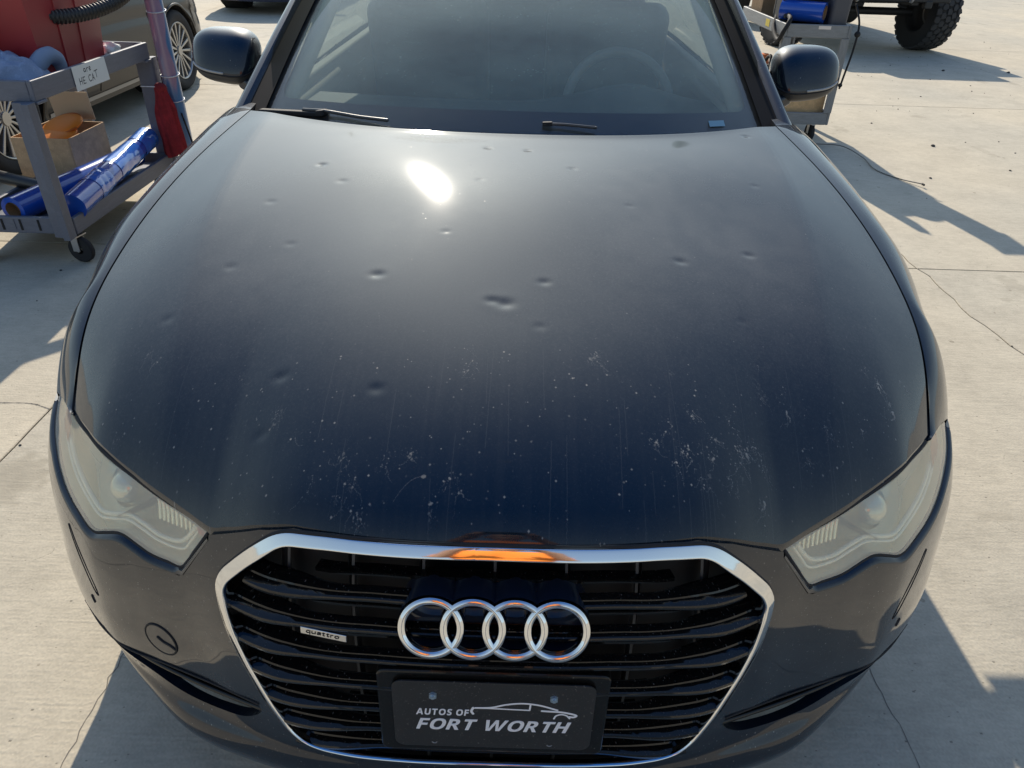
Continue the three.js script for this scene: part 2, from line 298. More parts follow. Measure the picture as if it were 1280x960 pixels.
// generic panel paint, 1 m tile
const PN = 1024, pd = new Float32Array(PN * PN);
{
  const n1 = noiseTile([PN, PN], [7, 7], 21), n2 = noiseTile([PN, PN], [512, 512], 22), r = rng(23);
  for (let i = 0; i < PN * PN; i++) pd[i] = 0.001 + 0.006 * n1[i] + 0.05 * Math.max(0, n2[i] - 0.62);
  for (let i = 0; i < 1500; i++) { const x = r() * PN | 0, y = r() * PN | 0, v = 0.15 + 0.45 * r() * r(), s = r() < 0.8 ? 1 : 2; for (let a = 0; a < s; a++) for (let b = 0; b < s; b++) pd[((y + b) % PN) * PN + (x + a) % PN] = v; }
}
const panelMap = tex(PN, PN, (x, y, o, i) => { const d = clamp(pd[i], 0, 1); for (let c = 0; c < 3; c++) o[c] = lerp(NAVY[c], DUST[c], d); });
const paint = phys([1, 1, 1], { map: panelMap, roughness: 0.5, metalness: 0, specularIntensity: 0.35, clearcoat: 1, clearcoatRoughness: 0.03 });
const speckMap = tex(PN, PN, (x, y, o, i) => { const d = clamp(pd[i] * 1.2, 0, 1); const k = 0.005; for (let c = 0; c < 3; c++) o[c] = lerp(k, DUST[c], d); });
const glossBlack = phys([1, 1, 1], { map: speckMap, roughness: 0.3, metalness: 0, specularIntensity: 0.15, clearcoat: 0.6, clearcoatRoughness: 0.03 });
const mattBlack = std([0.007, 0.007, 0.008], 0.75);
const rubber = std([0.016, 0.016, 0.017], 0.85);
const fd = new Float32Array(PN * PN);                      // the front end: bug marks and road splashes
{ const r = rng(29); for (let i = 0; i < PN * PN; i++) fd[i] = pd[i]; for (let i = 0; i < 5200; i++) { const x = r() * PN | 0, y = r() * PN | 0, v = 0.15 + 0.75 * r() * r(), s = r() < 0.72 ? 1 : r() < 0.9 ? 2 : 3; for (let a = 0; a < s; a++) for (let b = 0; b < s; b++) if (s < 3 || r() < 0.7) fd[((y + b) % PN) * PN + (x + a) % PN] = v * (0.6 + 0.4 * r()); } }
const frontMap = tex(PN, PN, (x, y, o, i) => { const d = clamp(fd[i], 0, 1); for (let c = 0; c < 3; c++) o[c] = lerp(NAVY[c], DUST[c], d); });
const frontPaint = phys([1, 1, 1], { map: frontMap, roughness: 0.5, metalness: 0, specularIntensity: 0.35, clearcoat: 1, clearcoatRoughness: 0.03 });
const slatMap = tex(PN, PN, (x, y, o, i) => { const d = clamp(fd[i], 0, 1); for (let c = 0; c < 3; c++) o[c] = lerp(.003, DUST[c], d); });
const slatBlack = phys([1, 1, 1], { map: slatMap, roughness: 0.3, metalness: 0, specularIntensity: 0.1, clearcoat: 0.9, clearcoatRoughness: 0.02 });
const chrome = std([0.80, 0.81, 0.82], 0.06, 1);
const satin = std([0.62, 0.63, 0.64], 0.28, 1);
const steel = std([0.5, 0.5, 0.5], 0.4, 1);
const underside = std([0.012, 0.012, 0.012], 0.95);

// ------------------------------------------------------------------ the ground: one sheet with concrete slabs on it
{
  const ground = structure('ground', (() => { const g = new THREE.PlaneGeometry(500, 500, 1, 1); g.rotateX(-Math.PI / 2); g.translate(0, -0.012, -60); const u = g.attributes.uv; for (let i = 0; i < u.count; i++) u.setXY(i, u.getX(i) * 125, u.getY(i) * 125); return g; })(), concrete);
  const bed = new THREE.PlaneGeometry(25.69, 28.09); bed.rotateX(-Math.PI / 2); bed.translate(0.25, -0.008, -8.75);
  part(ground, 'joint_bed', bed, concreteDark);
  const xs = [-12.6, -8.92, -5.24, -1.566, 2.1, 5.77, 9.44, 13.1], zs = [5.3, 1.26, -2.75, -6.765, -10.78, -14.8, -18.8, -22.8], r = rng(8);
  for (let i = 0; i < xs.length - 1; i++) for (let j = 0; j < zs.length - 1; j++) {
    const g = 0.0026, ch = 0.003, x0 = xs[i] + g, x1 = xs[i + 1] - g, z0 = zs[j + 1] + g, z1 = zs[j] - g, ou = r() * 4, ov = r() * 4;
    // the joint near x = 2.1 has broken out into a wandering crack
    const n = 46, wob = (z, k) => (k === 2.1 && z < 1 && z > -9 ? 0.012 * Math.sin(z * 9.1) + 0.016 * Math.sin(z * 3.3 + 1) + 0.008 * Math.sin(z * 23) : 0) + 0.0012 * Math.sin(z * 31 + k);
    const pos = [], uv = [], idx = [], rows = 4;
    for (let k = 0; k <= n; k++) {
      const t = k / n, z = lerp(z0, z1, t), zc = lerp(z0 + ch, z1 - ch, t), a = x0 + wob(z, xs[i]), b = x1 + wob(z, xs[i + 1]);
      for (const [x, y, zz] of [[a, -0.008, z], [a, -ch * 0.7, z], [a + ch, 0, zc], [b - ch, 0, zc], [b, -ch * 0.7, z], [b, -0.008, z]]) { pos.push(x, y, zz); uv.push((x) / 4 + ou, (zz) / 4 + ov); }
    }
    for (let k = 0; k < n; k++) for (let c = 0; c < 5; c++) { const a = k * 6 + c, b = a + 6; idx.push(a, b, a + 1, a + 1, b, b + 1); }
    const e = n * 6; // end chamfers
    const push = (x, y, z) => { pos.push(x, y, z); uv.push(x / 4 + ou, z / 4 + ov); return pos.length / 3 - 1; };
    { const a = push(x0 + wob(z0, xs[i]), -0.008, z0), b = push(x1 + wob(z0, xs[i + 1]), -0.008, z0); idx.push(2, 3, a, 3, b, a); const c = push(x0 + wob(z1, xs[i]), -0.008, z1), d = push(x1 + wob(z1, xs[i + 1]), -0.008, z1); idx.push(e + 2, c, e + 3, e + 3, c, d); }
    const G = new THREE.BufferGeometry(); G.setAttribute('position', new THREE.Float32BufferAttribute(pos, 3)); G.setAttribute('uv', new THREE.Float32BufferAttribute(uv, 2)); G.setIndex(idx);
    const q = G.toNonIndexed(); q.computeVertexNormals();
    part(ground, 'slab', q, concrete);
  }
  // hairline cracks beside the car and at the left
  const crack = (pts, w) => { const c = new THREE.CatmullRomCurve3(pts.map((p) => V(p[0], 0, p[1]))), n = pts.length * 14, rr = rng(pts.length * 7 + 3), pos = [], idx = []; for (let k = 0; k <= n; k++) { const p = c.getPoint(k / n), t = c.getTangent(k / n), jx = (rr() - 0.5) * 0.012, ww = w * (0.5 + rr()); pos.push(p.x + jx - t.z * ww, 0.0006, p.z + t.x * ww, p.x + jx + t.z * ww, 0.0006, p.z - t.x * ww); if (k < n) { const a = k * 2; idx.push(a, a + 1, a + 2, a + 1, a + 3, a + 2); } } const g = new THREE.BufferGeometry(); g.setAttribute('position', new THREE.Float32BufferAttribute(pos, 3)); g.setIndex(idx); g.computeVertexNormals(); part(ground, 'crack', g, std([0.17, 0.155, 0.13], 1)); };
  crack([[-0.87, 0.9], [-0.855, 0.2], [-0.868, -0.2], [-0.86, -0.7], [-0.875, -1.6]], 0.0009);
  crack([[0.885, 0.9], [0.89, 0.1], [0.882, -0.36], [0.87, -1.2]], 0.0008);
  crack([[-2.4, -1.36], [-2.0, -1.325], [-1.76, -1.33], [-1.644, -1.33], [-1.566, -1.30]], 0.0022);
  crack([[2.1, -3.9], [2.05, -3.5], [2.02, -3.3]], 0.002);
  const r2 = rng(91), bits = [];
  const stone = (x, z, s) => { const g = new THREE.IcosahedronGeometry(s, 1), p = g.attributes.position; for (let i = 0; i < p.count; i++) { const k = 0.75 + 0.5 * Math.abs(Math.sin(p.getX(i) * 900 + p.getY(i) * 700 + x * 50)); p.setXYZ(i, p.getX(i) * k, p.getY(i) * k * 0.6, p.getZ(i) * k); } g.computeVertexNormals(); g.translate(x, s * 0.35, z); bits.push(g); };
  for (let i = 0; i < 260; i++) stone(lerp(1.2, 8, r2()), lerp(-12, 0.5, r2()), 0.003 + 0.007 * r2() * r2());
  for (let i = 0; i < 90; i++) stone(lerp(-4, -0.9, r2()), lerp(-5, 0.6, r2()), 0.003 + 0.006 * r2() * r2());
  for (const [x, z, s] of [[3.338, -5.236, 0.015], [2.9, -4.35, 0.009], [5.6, -7.4, 0.016], [6.0, -8.9, 0.018], [5.2, -8.9, 0.017], [3.6, -4.6, 0.008]]) stone(x, z, s);
  const m = shadow(new THREE.Mesh(merge(bits), std([0.06, 0.055, 0.05], 0.9))); m.name = 'gravel_bits'; m.userData = { label: 'scattered dark crumbs of gravel lying on the concrete', category: 'gravel', kind: 'stuff' }; scene.add(m);
}

// ------------------------------------------------------------------ the dark blue saloon in front of the camera
const car = thing('sedan', 'dusty dark blue car with hail dents in its hood and a chrome framed grille', 'car');
const fX = [0, .05, .1, .2, .32, .43, .5, .6, .69, .74, .79, .84, .88, .91, .93, .937];
const kMain = pchip(fX, [0, .0002, .001, .007, .034, .085, .122, .165, .208, .25, .30, .36, .42, .49, .58, .70]);
const kLip = pchip([0, .1, .3, .447, .545, .655, .76, .82, .86, .89, .91, .94], [0, .002, .02, .054, .09, .17, .27, .345, .42, .52, .70, .9]);
const gY = pchip([.10, .17, .19, .22, .25, .27, .30, .35, .40, .45, .5, .55, .6, .65, .70, .735, .76], [.0, .04, .055, .06, .058, .052, .055, .058, .06, .06, .058, .053, .046, .036, .022, .008, -.004]);
const qY = pchip([.1, .2, .3, .45, .55, .6, .65, .7, .76], [.9, .9, .9, .96, 1, 1.03, 1.08, 1.14, 1.2]);
const wY = pchip([.1, .18, .25, .35, .55, .6, .65, .7, .76], [.96, .98, 1, 1, .998, .992, .982, .968, .95]);
const planT = []; { let a = 0, px = 0, pk = 0; for (let i = 0; i <= 1400; i++) { const x = i < 1000 ? 0.88 * i / 1000 : 0.88 + 0.057 * (i - 1000) / 400, k = kMain(x); a += Math.hypot(x - px, k - pk); planT.push([a, x]); px = x; pk = k; } }
const A_END = planT[1400][0];
function planX(a) { a = Math.abs(a); if (a >= A_END) return 0.937; let lo = 0, hi = 1400; while (hi - lo > 1) { const m = (lo + hi) >> 1; if (planT[m][0] > a) hi = m; else lo = m; } return lerp(planT[lo][1], planT[hi][1], (a - planT[lo][0]) / (planT[hi][0] - planT[lo][0] || 1)); }
function B(a, y) {                                          // the nose: a = arc length across, y = height
  const X = planX(a), t = sstep(0, 1, (0.33 - y) / 0.11), extra = Math.max(0, Math.abs(a) - A_END);
  return [Math.sign(a) * X * wY(y), y, gY(y) - (kMain(X) * qY(y) * (1 - t) + kLip(X) * t) - extra];
}
function Bn(a, y) { const e = 6e-4, p = B(a - e, y), q = B(a + e, y), r = B(a, y - e), s = B(a, y + e); return V(q[0] - p[0], q[1] - p[1], q[2] - p[2]).cross(V(s[0] - r[0], s[1] - r[1], s[2] - r[2])).normalize(); }
const Bo = (a, y, d) => { const p = B(a, y), n = Bn(a, y); return [p[0] + n.x * d, p[1] + n.y * d, p[2] + n.z * d]; };
const Bv = (a, y, d = 0) => V(...Bo(a, y, d));

// bonnet -----------------------------------------------------------
const hoodY = pchip([0, .2, .3, .36, .42, .468, .507, .576, .65, .745, .868], [.744, .743, .737, .720, .694, .677, .679, .687, .700, .713, .706]);
const sT = [0, .137, .33, .728, 1];
const sX = spline(sT, [.765, .792, .803, .765, .71]), sYy = spline(sT, [.705, .782, .85, .95, 1.005]), sZ = spline(sT, [-.335, -.47, -.66, -1.05, -1.317]);
const slope = pchip([0, .012, .045, .14, .25, .345, .6, .75, .83, .91, 1.0, 1.06, 1.085, 1.100, 1.114], [1.3, .95, .6, .40, .30, .25, .190, .164, .137, .107, .082, .076, .10, .19, .25]);
const prof = [0.744]; for (let i = 0; i < 1114; i++) prof.push(prof[i] + slope((i + .5) / 1000) * .001);
const pT = [0, .02, .05, .13, .31, .54, .77, 1], pZ = spline(pT, [.003, -.012, -.045, -.14, -.345, -.6, -.855, -1.111]);
const pYy = (v) => { const d = clamp(.003 - pZ(v), 0, 1.113) * 1000, i = Math.min(1112, Math.floor(d)); return lerp(prof[i], prof[i + 1], d - i); };
const frontE = (U) => B(U * 0.868, hoodY(U * 0.868)), rearE = (U) => [0.71 * U, prof[1114] - (prof[1114] - 1.005) * U * U, -1.111 - 0.206 * Math.pow(U, 2.2)];
const F0 = frontE(0), F1 = frontE(1), R0 = rearE(0), R1 = rearE(1);
const dents = [[-.428, -.923, .011, .0035], [-.365, -.837, .012, .0016], [-.232, -.483, .014, .0034], [.0, -.405, .017, .0042], [-.022, -.412, .013, .0030], [.069, -.468, .012, .0026], [-.355, -.26, .014, .0034], [-.193, -.214, .013, .0024], [-.366, -.166, .013, .0024], [.329, -.565, .013, .0030], [.473, -.617, .012, .0028], [.138, -.91, .011, .0018], [-.056, -1.019, .011, .0020], [.038, -1.012, .010, .0018], [.6, -1.20, .012, .0022], [-.065, -.833, .010, .0010], [-.501, -.76, .012, .0014], [-.52, -.54, .013, .0016], [.25, -.75, .010, .0010], [.06, -.35, .012, .0012], [-.42, -.60, .012, .0012], [.42, -.42, .011, .0011], [-.6, -.42, .013, .0018], [-.12, -.62, .010, .0008], [.55, -.9, .012, .0012]];
function hoodP(u, v) {
  const U = Math.abs(u), b = U * U, S = [sX(v), sYy(v), sZ(v)], P = [0, pYy(v), pZ(v)], F = frontE(U), R = rearE(U), o = [];
  const sm = [U, Math.pow(U, 2.2), Math.pow(U, 2.2)], near = Math.pow(1 - v, 5);
  for (let c = 0; c < 3; c++) { const s = F0[c] + (F1[c] - F0[c]) * sm[c]; F[c] = s + (F[c] - s) * near / Math.max(1e-6, 1 - v); }
  for (let c = 0; c < 3; c++) o[c] = (1 - v) * F[c] + v * R[c] + (1 - b) * (P[c] - ((1 - v) * F0[c] + v * R0[c])) + b * (S[c] - ((1 - v) * F1[c] + v * R1[c]));
  o[0] *= u < 0 ? -1 : 1;
  const Uc = 0.66 + 0.25 * v, w = 0.02, tent = (x) => (x < Uc ? Math.pow(x / Uc, 5) : (1 - x) / (1 - Uc));   // the crease towards the lamp
  const t = (tent(clamp(U - w, 0, 1)) + 2 * tent(U) + tent(clamp(U + w, 0, 1))) / 4;
  o[1] += 0.019 * t * Math.pow(Math.max(0, Math.sin(Math.PI * clamp(v * 0.94 + 0.02, 0, 1))), 0.7);
  let sag = 0.0016 * Math.sin(o[0] * 9 + 1) * Math.sin(o[2] * 11) * sstep(0, .1, v) * (1 - sstep(.9, 1, v)) * (1 - sstep(.85, 1, U));
  for (const [x, z, s, d] of dents) { const dx = (o[0] - x) / (s * .95), dz = (o[2] - z) / (s * .72), q = dx * dx + dz * dz; if (q < 16) sag += 0.62 * d * (Math.exp(-q) - 0.22 * Math.exp(-q / 3.2)); }
  o[1] -= sag;
  return o;
}
const hoodUV = (p) => [p[0], p[1], p[2], (p[0] - HX0) / HXW, (p[2] - HZ0) / HZW];
{
  const vEase = (v) => 0.4 * v * v + 0.6 * v;
  const top = grid(480, 400, (s, t) => hoodUV(hoodP(s * 2 - 1, vEase(t))));
  // folded edges: front and sides straight down, the rear edge rolled
  const fold = (n, f, flip) => grid(n, 5, (s, t) => { const [p, d] = f(s); const a = t * 1.5; return hoodUV([p[0] + d[0] * Math.sin(a) * 0.006, p[1] - (1 - Math.cos(a)) * 0.006 - t * 0.012, p[2] + d[1] * Math.sin(a) * 0.006]); }, flip);
  const front = fold(200, (s) => [hoodP(s * 2 - 1, 0), [0, 0.35]], true), rear = fold(200, (s) => [hoodP(s * 2 - 1, 1), [0, -1]], false);
  const left = fold(120, (s) => [hoodP(-1, s), [-0.25, 0]], false), right = fold(120, (s) => [hoodP(1, s), [0.25, 0]], true);
  part(car, 'hood', [top, front, rear, left, right], hoodPaint);
}
// bumper ------------------------------------------------------------
const lampLow = [[.531, .584], [.594, .583], [.631, .5915], [.664, .597], [.700, .586], [.731, .575], [.784, .580], [.862, .592], [.93, .612], [1.0, .632], [1.05, .650]];
const lampUp = [[1.05, .655], [1.0, .674], [.93, .692], [.865, .698], [.80, .704], [.745, .705], [.70, .700], [.65, .692], [.576, .679], [.52, .672], [.470, .668]];
const smoothLine = (pts, n) => new THREE.CatmullRomCurve3(pts.map((p) => V(p[0], p[1], 0)), false, 'centripetal').getPoints(n).map((p) => [p.x, p.y]);
const lowS = smoothLine(lampLow, 48), upS = smoothLine(lampUp, 48);
const lampPoly = roundPoly([[lowS[0][0], lowS[0][1], .012], ...lowS.slice(1).map((p) => [...p, 0]), ...upS.slice(0, -1).map((p) => [...p, 0]), [...upS[48], .006]], 0);
const grilleHalf = [[0, .7405], [.235, .7380], [.325, .7255], [.385, .674], [.432, .625], [.444, .598], [.432, .520], [.411, .462], [.379, .386], [.347, .318], [.322, .291], [.285, .281], [.17, .284], [0, .287]];
const grillePoly = roundPoly([...grilleHalf.map(([x, y]) => [x, y]), ...grilleHalf.slice(1, -1).reverse().map(([x, y]) => [-x, y])], 0.028);
const fog = new THREE.CatmullRomCurve3([[.402, .347], [.5, .338], [.6, .331], [.7, .321], [.765, .312], [.74, .305], [.66, .291], [.58, .283], [.5, .284], [.435, .297], [.398, .330]].map(([x, y]) => V(x, y, 0)), true, 'centripetal').getPoints(70).slice(0, 70).map((p) => [p.x, p.y]);
{
  const half = [[0, .165], [.3, .165], [.5, .17], [.7, .178], [.9, .19], [1.1, .2], [1.20, .205], [1.20, .62], [1.12, .64], [1.055, .642],
    ...lowS.slice().reverse().slice(1).map(([a, y]) => [a + 0.0, y - 0.0125]), [.520, .577], [.462, .660], [.462, .668], [.42, .687], [.36, .715], [.3, .734], [.2, .742], [0, .7445]];
  const poly = [...half, ...half.slice(1, -1).reverse().map(([a, y]) => [-a, y])];
  const holes = [offsetPoly(grillePoly, 0.004), fog, fog.map(([a, y]) => [-a, y]).reverse()];
  part(car, 'front_bumper', patch(poly, holes, B, 0.016, { flange: 0.02 }), frontPaint);
  // fold below the lamps: the bumper's edge turned inwards to the lens
  for (const s of [-1, 1]) {
    const edge = lowS.map(([a, y]) => [a, y]); edge.unshift([.474, .660]);
    part(car, 'lamp_ledge', grid(edge.length - 1, 4, (u, v) => { const k = Math.min(edge.length - 1, Math.round(u * (edge.length - 1))), [a, y] = edge[k], o = k === 0 ? [-.012, 0] : k === 1 ? [-.009, -.008] : [0, -.0125]; const q = Bo(s * (a + o[0] * (1 - v)), y + o[1] * (1 - v), 0.0008 - 0.011 * v * v); return [...q, a, y]; }, s < 0), paint);
    const gapPts = lowS.filter((_, i) => i % 2 === 0).map(([a, y]) => Bv(s * a, y, -0.009)); gapPts.unshift(Bv(s * .473, .664, -0.009), Bv(s * .50, .625, -0.009));
    part(car, 'lamp_seal', tube(gapPts, 0.0042, 90, 7), rubber);
    const seam = []; for (let i = 0; i <= 20; i++) { const a = lerp(.345, .868, i / 20); seam.push(Bv(s * a, hoodY(a) - 0.006, -0.012)); }
    part(car, 'hood_seal', tube(seam, 0.006, 60, 6), rubber);
  }
  // air slots in the lower corners
  for (const s of [-1, 1]) {
    const f = (a, y) => Bo(s * a, y, -0.05);
    part(car, 'air_slot', patch(fog, [], (a, y) => Bo(s * a, y, -0.034), 0.03, { side: s }), mattBlack);
    part(car, 'slot_fin', [tube([[.40, .322], [.47, .312], [.56, .306], [.66, .306], [.74, .309]].map(([a, y]) => Bv(s * a, y, -0.010)), 0.0055, 40, 8), tube([[.41, .333], [.48, .326], [.56, .320], [.66, .315]].map(([a, y]) => Bv(s * a, y, -0.016)), 0.0035, 40, 8)], glossBlack);
    part(car, 'bumper_groove', tube([[.40, .352], [.50, .3385], [.62, .3325], [.712, .326], [.80, .318], [.9, .31]].map(([a, y]) => Bv(s * a, y, 0.0006)), 0.0022, 40, 6), mattBlack);
  }
  // tow-hook cover (left of the photograph only) and the lamp washer covers
  const ring = []; for (let i = 0; i < 40; i++) { const t = i / 40 * Math.PI * 2; ring.push(Bv(-.607 + .034 * Math.cos(t), .400 + .034 * Math.sin(t), 0.0002)); }
  const cap = part(car, 'tow_hook_cover', patch(ring.map((_, i) => [-.607 + .032 * Math.cos(i / 40 * 6.2832), .400 + .032 * Math.sin(i / 40 * 6.2832)]), [], (a, y) => Bo(a, y, 0.0012), 0.012), paint);
  part(cap, 'groove', tube(ring, 0.0021, 60, 6, true), mattBlack);
  part(cap, 'notch', tube([[-.612, .405], [-.600, .398], [-.588, .396], [-.577, .391]].map(([a, y]) => Bv(a, y, 0.001)), 0.0028, 16, 6), mattBlack);
  for (const s of [-1, 1]) {
    const q = [[.832, .538], [.812, .515], [.785, .482], [.762, .448], [.757, .428], [.770, .432], [.795, .466], [.818, .502], [.836, .535]].map(([a, y]) => Bv(s * a, y, 0.0002));
    const wc = part(car, 'lamp_washer_cover', tube(q, 0.0008, 70, 6, true), mattBlack); part(wc, 'notch', tube([[.790, .392], [.798, .402]].map(([a, y]) => Bv(s * a, y, 0)), 0.0022, 6, 6), mattBlack);
  }
}
// grille -------------------------------------------------------------
const inside = (p, x, y) => { let c = false; for (let i = 0, j = p.length - 1; i < p.length; j = i++) if ((p[i][1] > y) !== (p[j][1] > y) && x < (p[j][0] - p[i][0]) * (y - p[i][1]) / (p[j][1] - p[i][1]) + p[i][0]) c = !c; return c; };
{
  const mid = offsetPoly(grillePoly, 0.0095), n = mid.length, fr = [];
  // resample evenly so the frame bends smoothly
  const cv = new THREE.CatmullRomCurve3(mid.map((p) => V(p[0], p[1], 0)), true, 'centripetal'), M = 320; cv.arcLengthDivisions = 1200;
  const pts = cv.getSpacedPoints(M).slice(0, M);
  for (let i = 0; i < M; i++) {
    const a = Bv(pts[(i + M - 1) % M].x, pts[(i + M - 1) % M].y), c = Bv(pts[(i + 1) % M].x, pts[(i + 1) % M].y), t = c.sub(a).normalize(), nn = Bn(pts[i].x, pts[i].y);
    const b = t.clone().cross(nn).normalize(), y = pts[i].y, wd = lerp(0.0092, 0.0116, sstep(.29, .45, y)) - 0.0022 * sstep(.68, .73, y);
    fr.push({ p: Bv(pts[i].x, y, 0), b, n: nn, w: wd, h: 0.011 - 0.0035 * sstep(.67, .72, y) });
  }
  const sec = [[-1, -1], [-1, .18], [-.96, .30], [-.86, .38], [-.45, .52], [0, .67], [.45, .80], [.72, .87], [.86, .86], [.95, .74], [1, .5], [1, -1]];
  part(car, 'grille_frame', sweep(fr, sec, true), chrome);
  const inner = offsetPoly(grillePoly, 0.015);
  part(car, 'grille_backing', [patch(inner, [], (a, y) => { const p = B(a, y); return [p[0], p[1], p[2] - 0.085]; }, 0.04), grid(inner.length, 1, (u, v) => { const q = inner[Math.round(u * inner.length) % inner.length], p = B(q[0], q[1]); return [p[0], p[1], p[2] + 0.002 - 0.087 * v]; })], mattBlack);
  // black gap between frame and bumper
  const gp = offsetPoly(grillePoly, -0.001); part(car, 'frame_seal', tube(gp.map((p) => Bv(p[0], p[1], -0.001)), 0.0034, 320, 6, true), rubber);
  // slats, curved with the nose; each has a blade and a thin rail behind it
  [.652, .597, .540, .484, .430, .377, .326].forEach((y, i) => {
    let end = 0; for (let a = 0.2; a < 0.45; a += 0.002) if (inside(grillePoly, a, y)) end = a; end -= 0.026;
    const N = 60, fr2 = [], fr3 = [];
    for (let k = 0; k <= N; k++) {
      const a = lerp(-end, end, k / N), A = Math.abs(a), tip = sstep(end - 0.16, end - 0.05, A), droop = -0.025 * sstep(.16, end, A), back = -0.012 - 0.004 * tip;
      const p = B(a, y), P = V(p[0], y + droop, p[2] + back);
      const t = V(...B(a + 0.001, y)).sub(V(...B(a - 0.001, y))); t.y = 0; t.normalize();
      const dep = V(-t.z, 0, t.x), up = V(0, 1, 0);           // dep points inwards or outwards
      if (dep.z > 0) dep.negate();
      const tilt = 0.22; const dd = dep.clone().multiplyScalar(Math.cos(tilt)).addScaledVector(up, Math.sin(tilt)), uu = up.clone().multiplyScalar(Math.cos(tilt)).addScaledVector(dep, -Math.sin(tilt));
      fr2.push({ p: P, b: dd, n: uu, w: 0.0112 + 0.0105 * tip, h: 0.0048 + 0.002 * tip });
      if (A < end - 0.1) fr3.push({ p: P.clone().addScaledVector(dep, 0.034).add(V(0, 0.013, 0)), b: dep, n: up, w: 0.009, h: 0.0035 });
    }
    const sec2 = [[-1, -.6], [-1, .3], [-.9, .8], [-.7, 1], [-.2, 1], [-.1, 1.35], [.8, 1.35], [1, 1], [1, -1], [-.8, -1]];
    const capE = (f) => { const m = sec2.length; return grid(m - 1, 1, (u, v) => { const [s, t] = sec2[Math.round(u * (m - 1))]; const k = v ? 1 : 0; return [f.p.x + f.b.x * s * f.w * k + f.n.x * t * f.h * k, f.p.y + f.b.y * s * f.w * k + f.n.y * t * f.h * k, f.p.z + f.b.z * s * f.w * k + f.n.z * t * f.h * k]; }); };
    const s0 = part(car, 'slat', [toCreasedNormals(sweep(fr2, sec2, false), 0.35), capE(fr2[0]), capE(fr2[N])], slatBlack);
    part(s0, 'rail', toCreasedNormals(sweep(fr3, [[-1, -1], [-1, 1], [1, 1], [1, -1]], false), 0.35), slatBlack);
  });
  for (let k = -3; k <= 3; k++) { const x = k * 0.106, g = grid(1, 12, (u, v) => { const y = lerp(.70, .31, v), p = B(x, y); return [p[0] + (u - 0.5) * 0.004, y, p[2] - 0.046]; }); part(car, 'grille_rib', [g, grid(1, 12, (u, v) => { const y = lerp(.70, .31, v), p = B(x, y); return [x + 0.002, y, p[2] - 0.046 - u * 0.03]; }), grid(1, 12, (u, v) => { const y = lerp(.70, .31, v), p = B(x, y); return [x - 0.002, y, p[2] - 0.046 - u * 0.03]; })], std([0.05, 0.05, 0.05], 0.5)); }
}
// the four interlaced rings, each on its own black drum
{
  const badge = new THREE.Group(); badge.name = 'ring_badge'; badge.position.set(0.0015, 0.629, 0.056); badge.rotation.x = -22 * d2r; car.add(badge);
  const R = 0.0468, sp = 0.0588, xs = [-1.5, -.5, .5, 1.5].map((k) => k * sp);
  const drumR = 0.0466, drumM = phys([.010, .017, .032], { roughness: .35, specularIntensity: .4, clearcoat: 1, clearcoatRoughness: .03 });
  for (let i = 0; i < 4; i++) {
    const g = new THREE.CylinderGeometry(drumR, drumR, 0.052, 56, 1, true); g.rotateX(Math.PI / 2); g.translate(xs[i], 0, -0.0365);
    const f = new THREE.CircleGeometry(drumR, 56); f.translate(xs[i], 0, -0.034 - i * 0.0002);
    { const q = merge([g, f]); q.rotateX(13 * d2r); q.translate(0, .0022, 0); part(badge, 'drum', q, drumM); }
  }
  for (let i = 0; i < 4; i++) {
    // a flat band with bevelled edges
    const w = 0.0056, prof = [[R - 2 * w, -0.010], [R - 2 * w, 0.0002], [R - 2 * w + 0.0012, 0.0022], [R - w * 1.2, 0.0036], [R - w * 0.8, 0.0036], [R - 0.0012, 0.0022], [R, 0.0002], [R, -0.010]].map(([x, y]) => new THREE.Vector2(x, y));
    const g = new THREE.LatheGeometry(prof, 96); g.rotateX(Math.PI / 2); g.translate(xs[i], 0, i % 2 ? 0.0004 : 0); part(badge, 'ring', g, chrome);
  }
}
const droidBold = await new FontLoader().loadAsync('fonts/droid/droid_sans_bold.typeface.json');
const droidSans = await new FontLoader().loadAsync('fonts/droid/droid_sans_regular.typeface.json');
function lettering(text, font, width, height, depth, shear = 0, letter = 0) {  // centred, scaled to width x height
  const parts = []; let x = 0;
  for (const c of text) { if (c === ' ') { x += 0.38; continue; } const g = new TextGeometry(c, { font, size: 1, depth: 0.1, curveSegments: 5, bevelEnabled: false }); g.computeBoundingBox(); const b = g.boundingBox; g.translate(x - b.min.x, 0, 0); x += b.max.x - b.min.x + 0.1 + letter; parts.push(g); }
  const g = merge(parts); g.computeBoundingBox(); const b = g.boundingBox; g.translate(-(b.min.x + b.max.x) / 2, -(b.min.y + b.max.y) / 2, 0);
  g.scale(width / (b.max.x - b.min.x), height / (b.max.y - b.min.y), depth / 0.1);
  const p = g.attributes.position; for (let i = 0; i < p.count; i++) p.setX(i, p.getX(i) + p.getY(i) * shear);
  g.computeVertexNormals(); return g;
}
// small silver badge under the second slat
{
  const q = new THREE.Group(); q.name = 'trim_badge'; const p = B(-.250, .578); q.position.set(p[0], .577, p[2] - 0.004); q.rotation.set(-0.15, -Math.asin(0.2), 0, 'YXZ'); car.add(q);
  part(q, 'plate', boxG(.072, .0125, .004, 0, 0, 0, .001), satin);
  part(q, 'lettering', (() => { const g = lettering('quattro', droidSans, .052, .0082, .0008, 0.1, 0.06); g.translate(-.001, -.0002, .0020); return g; })(), mattBlack);
}
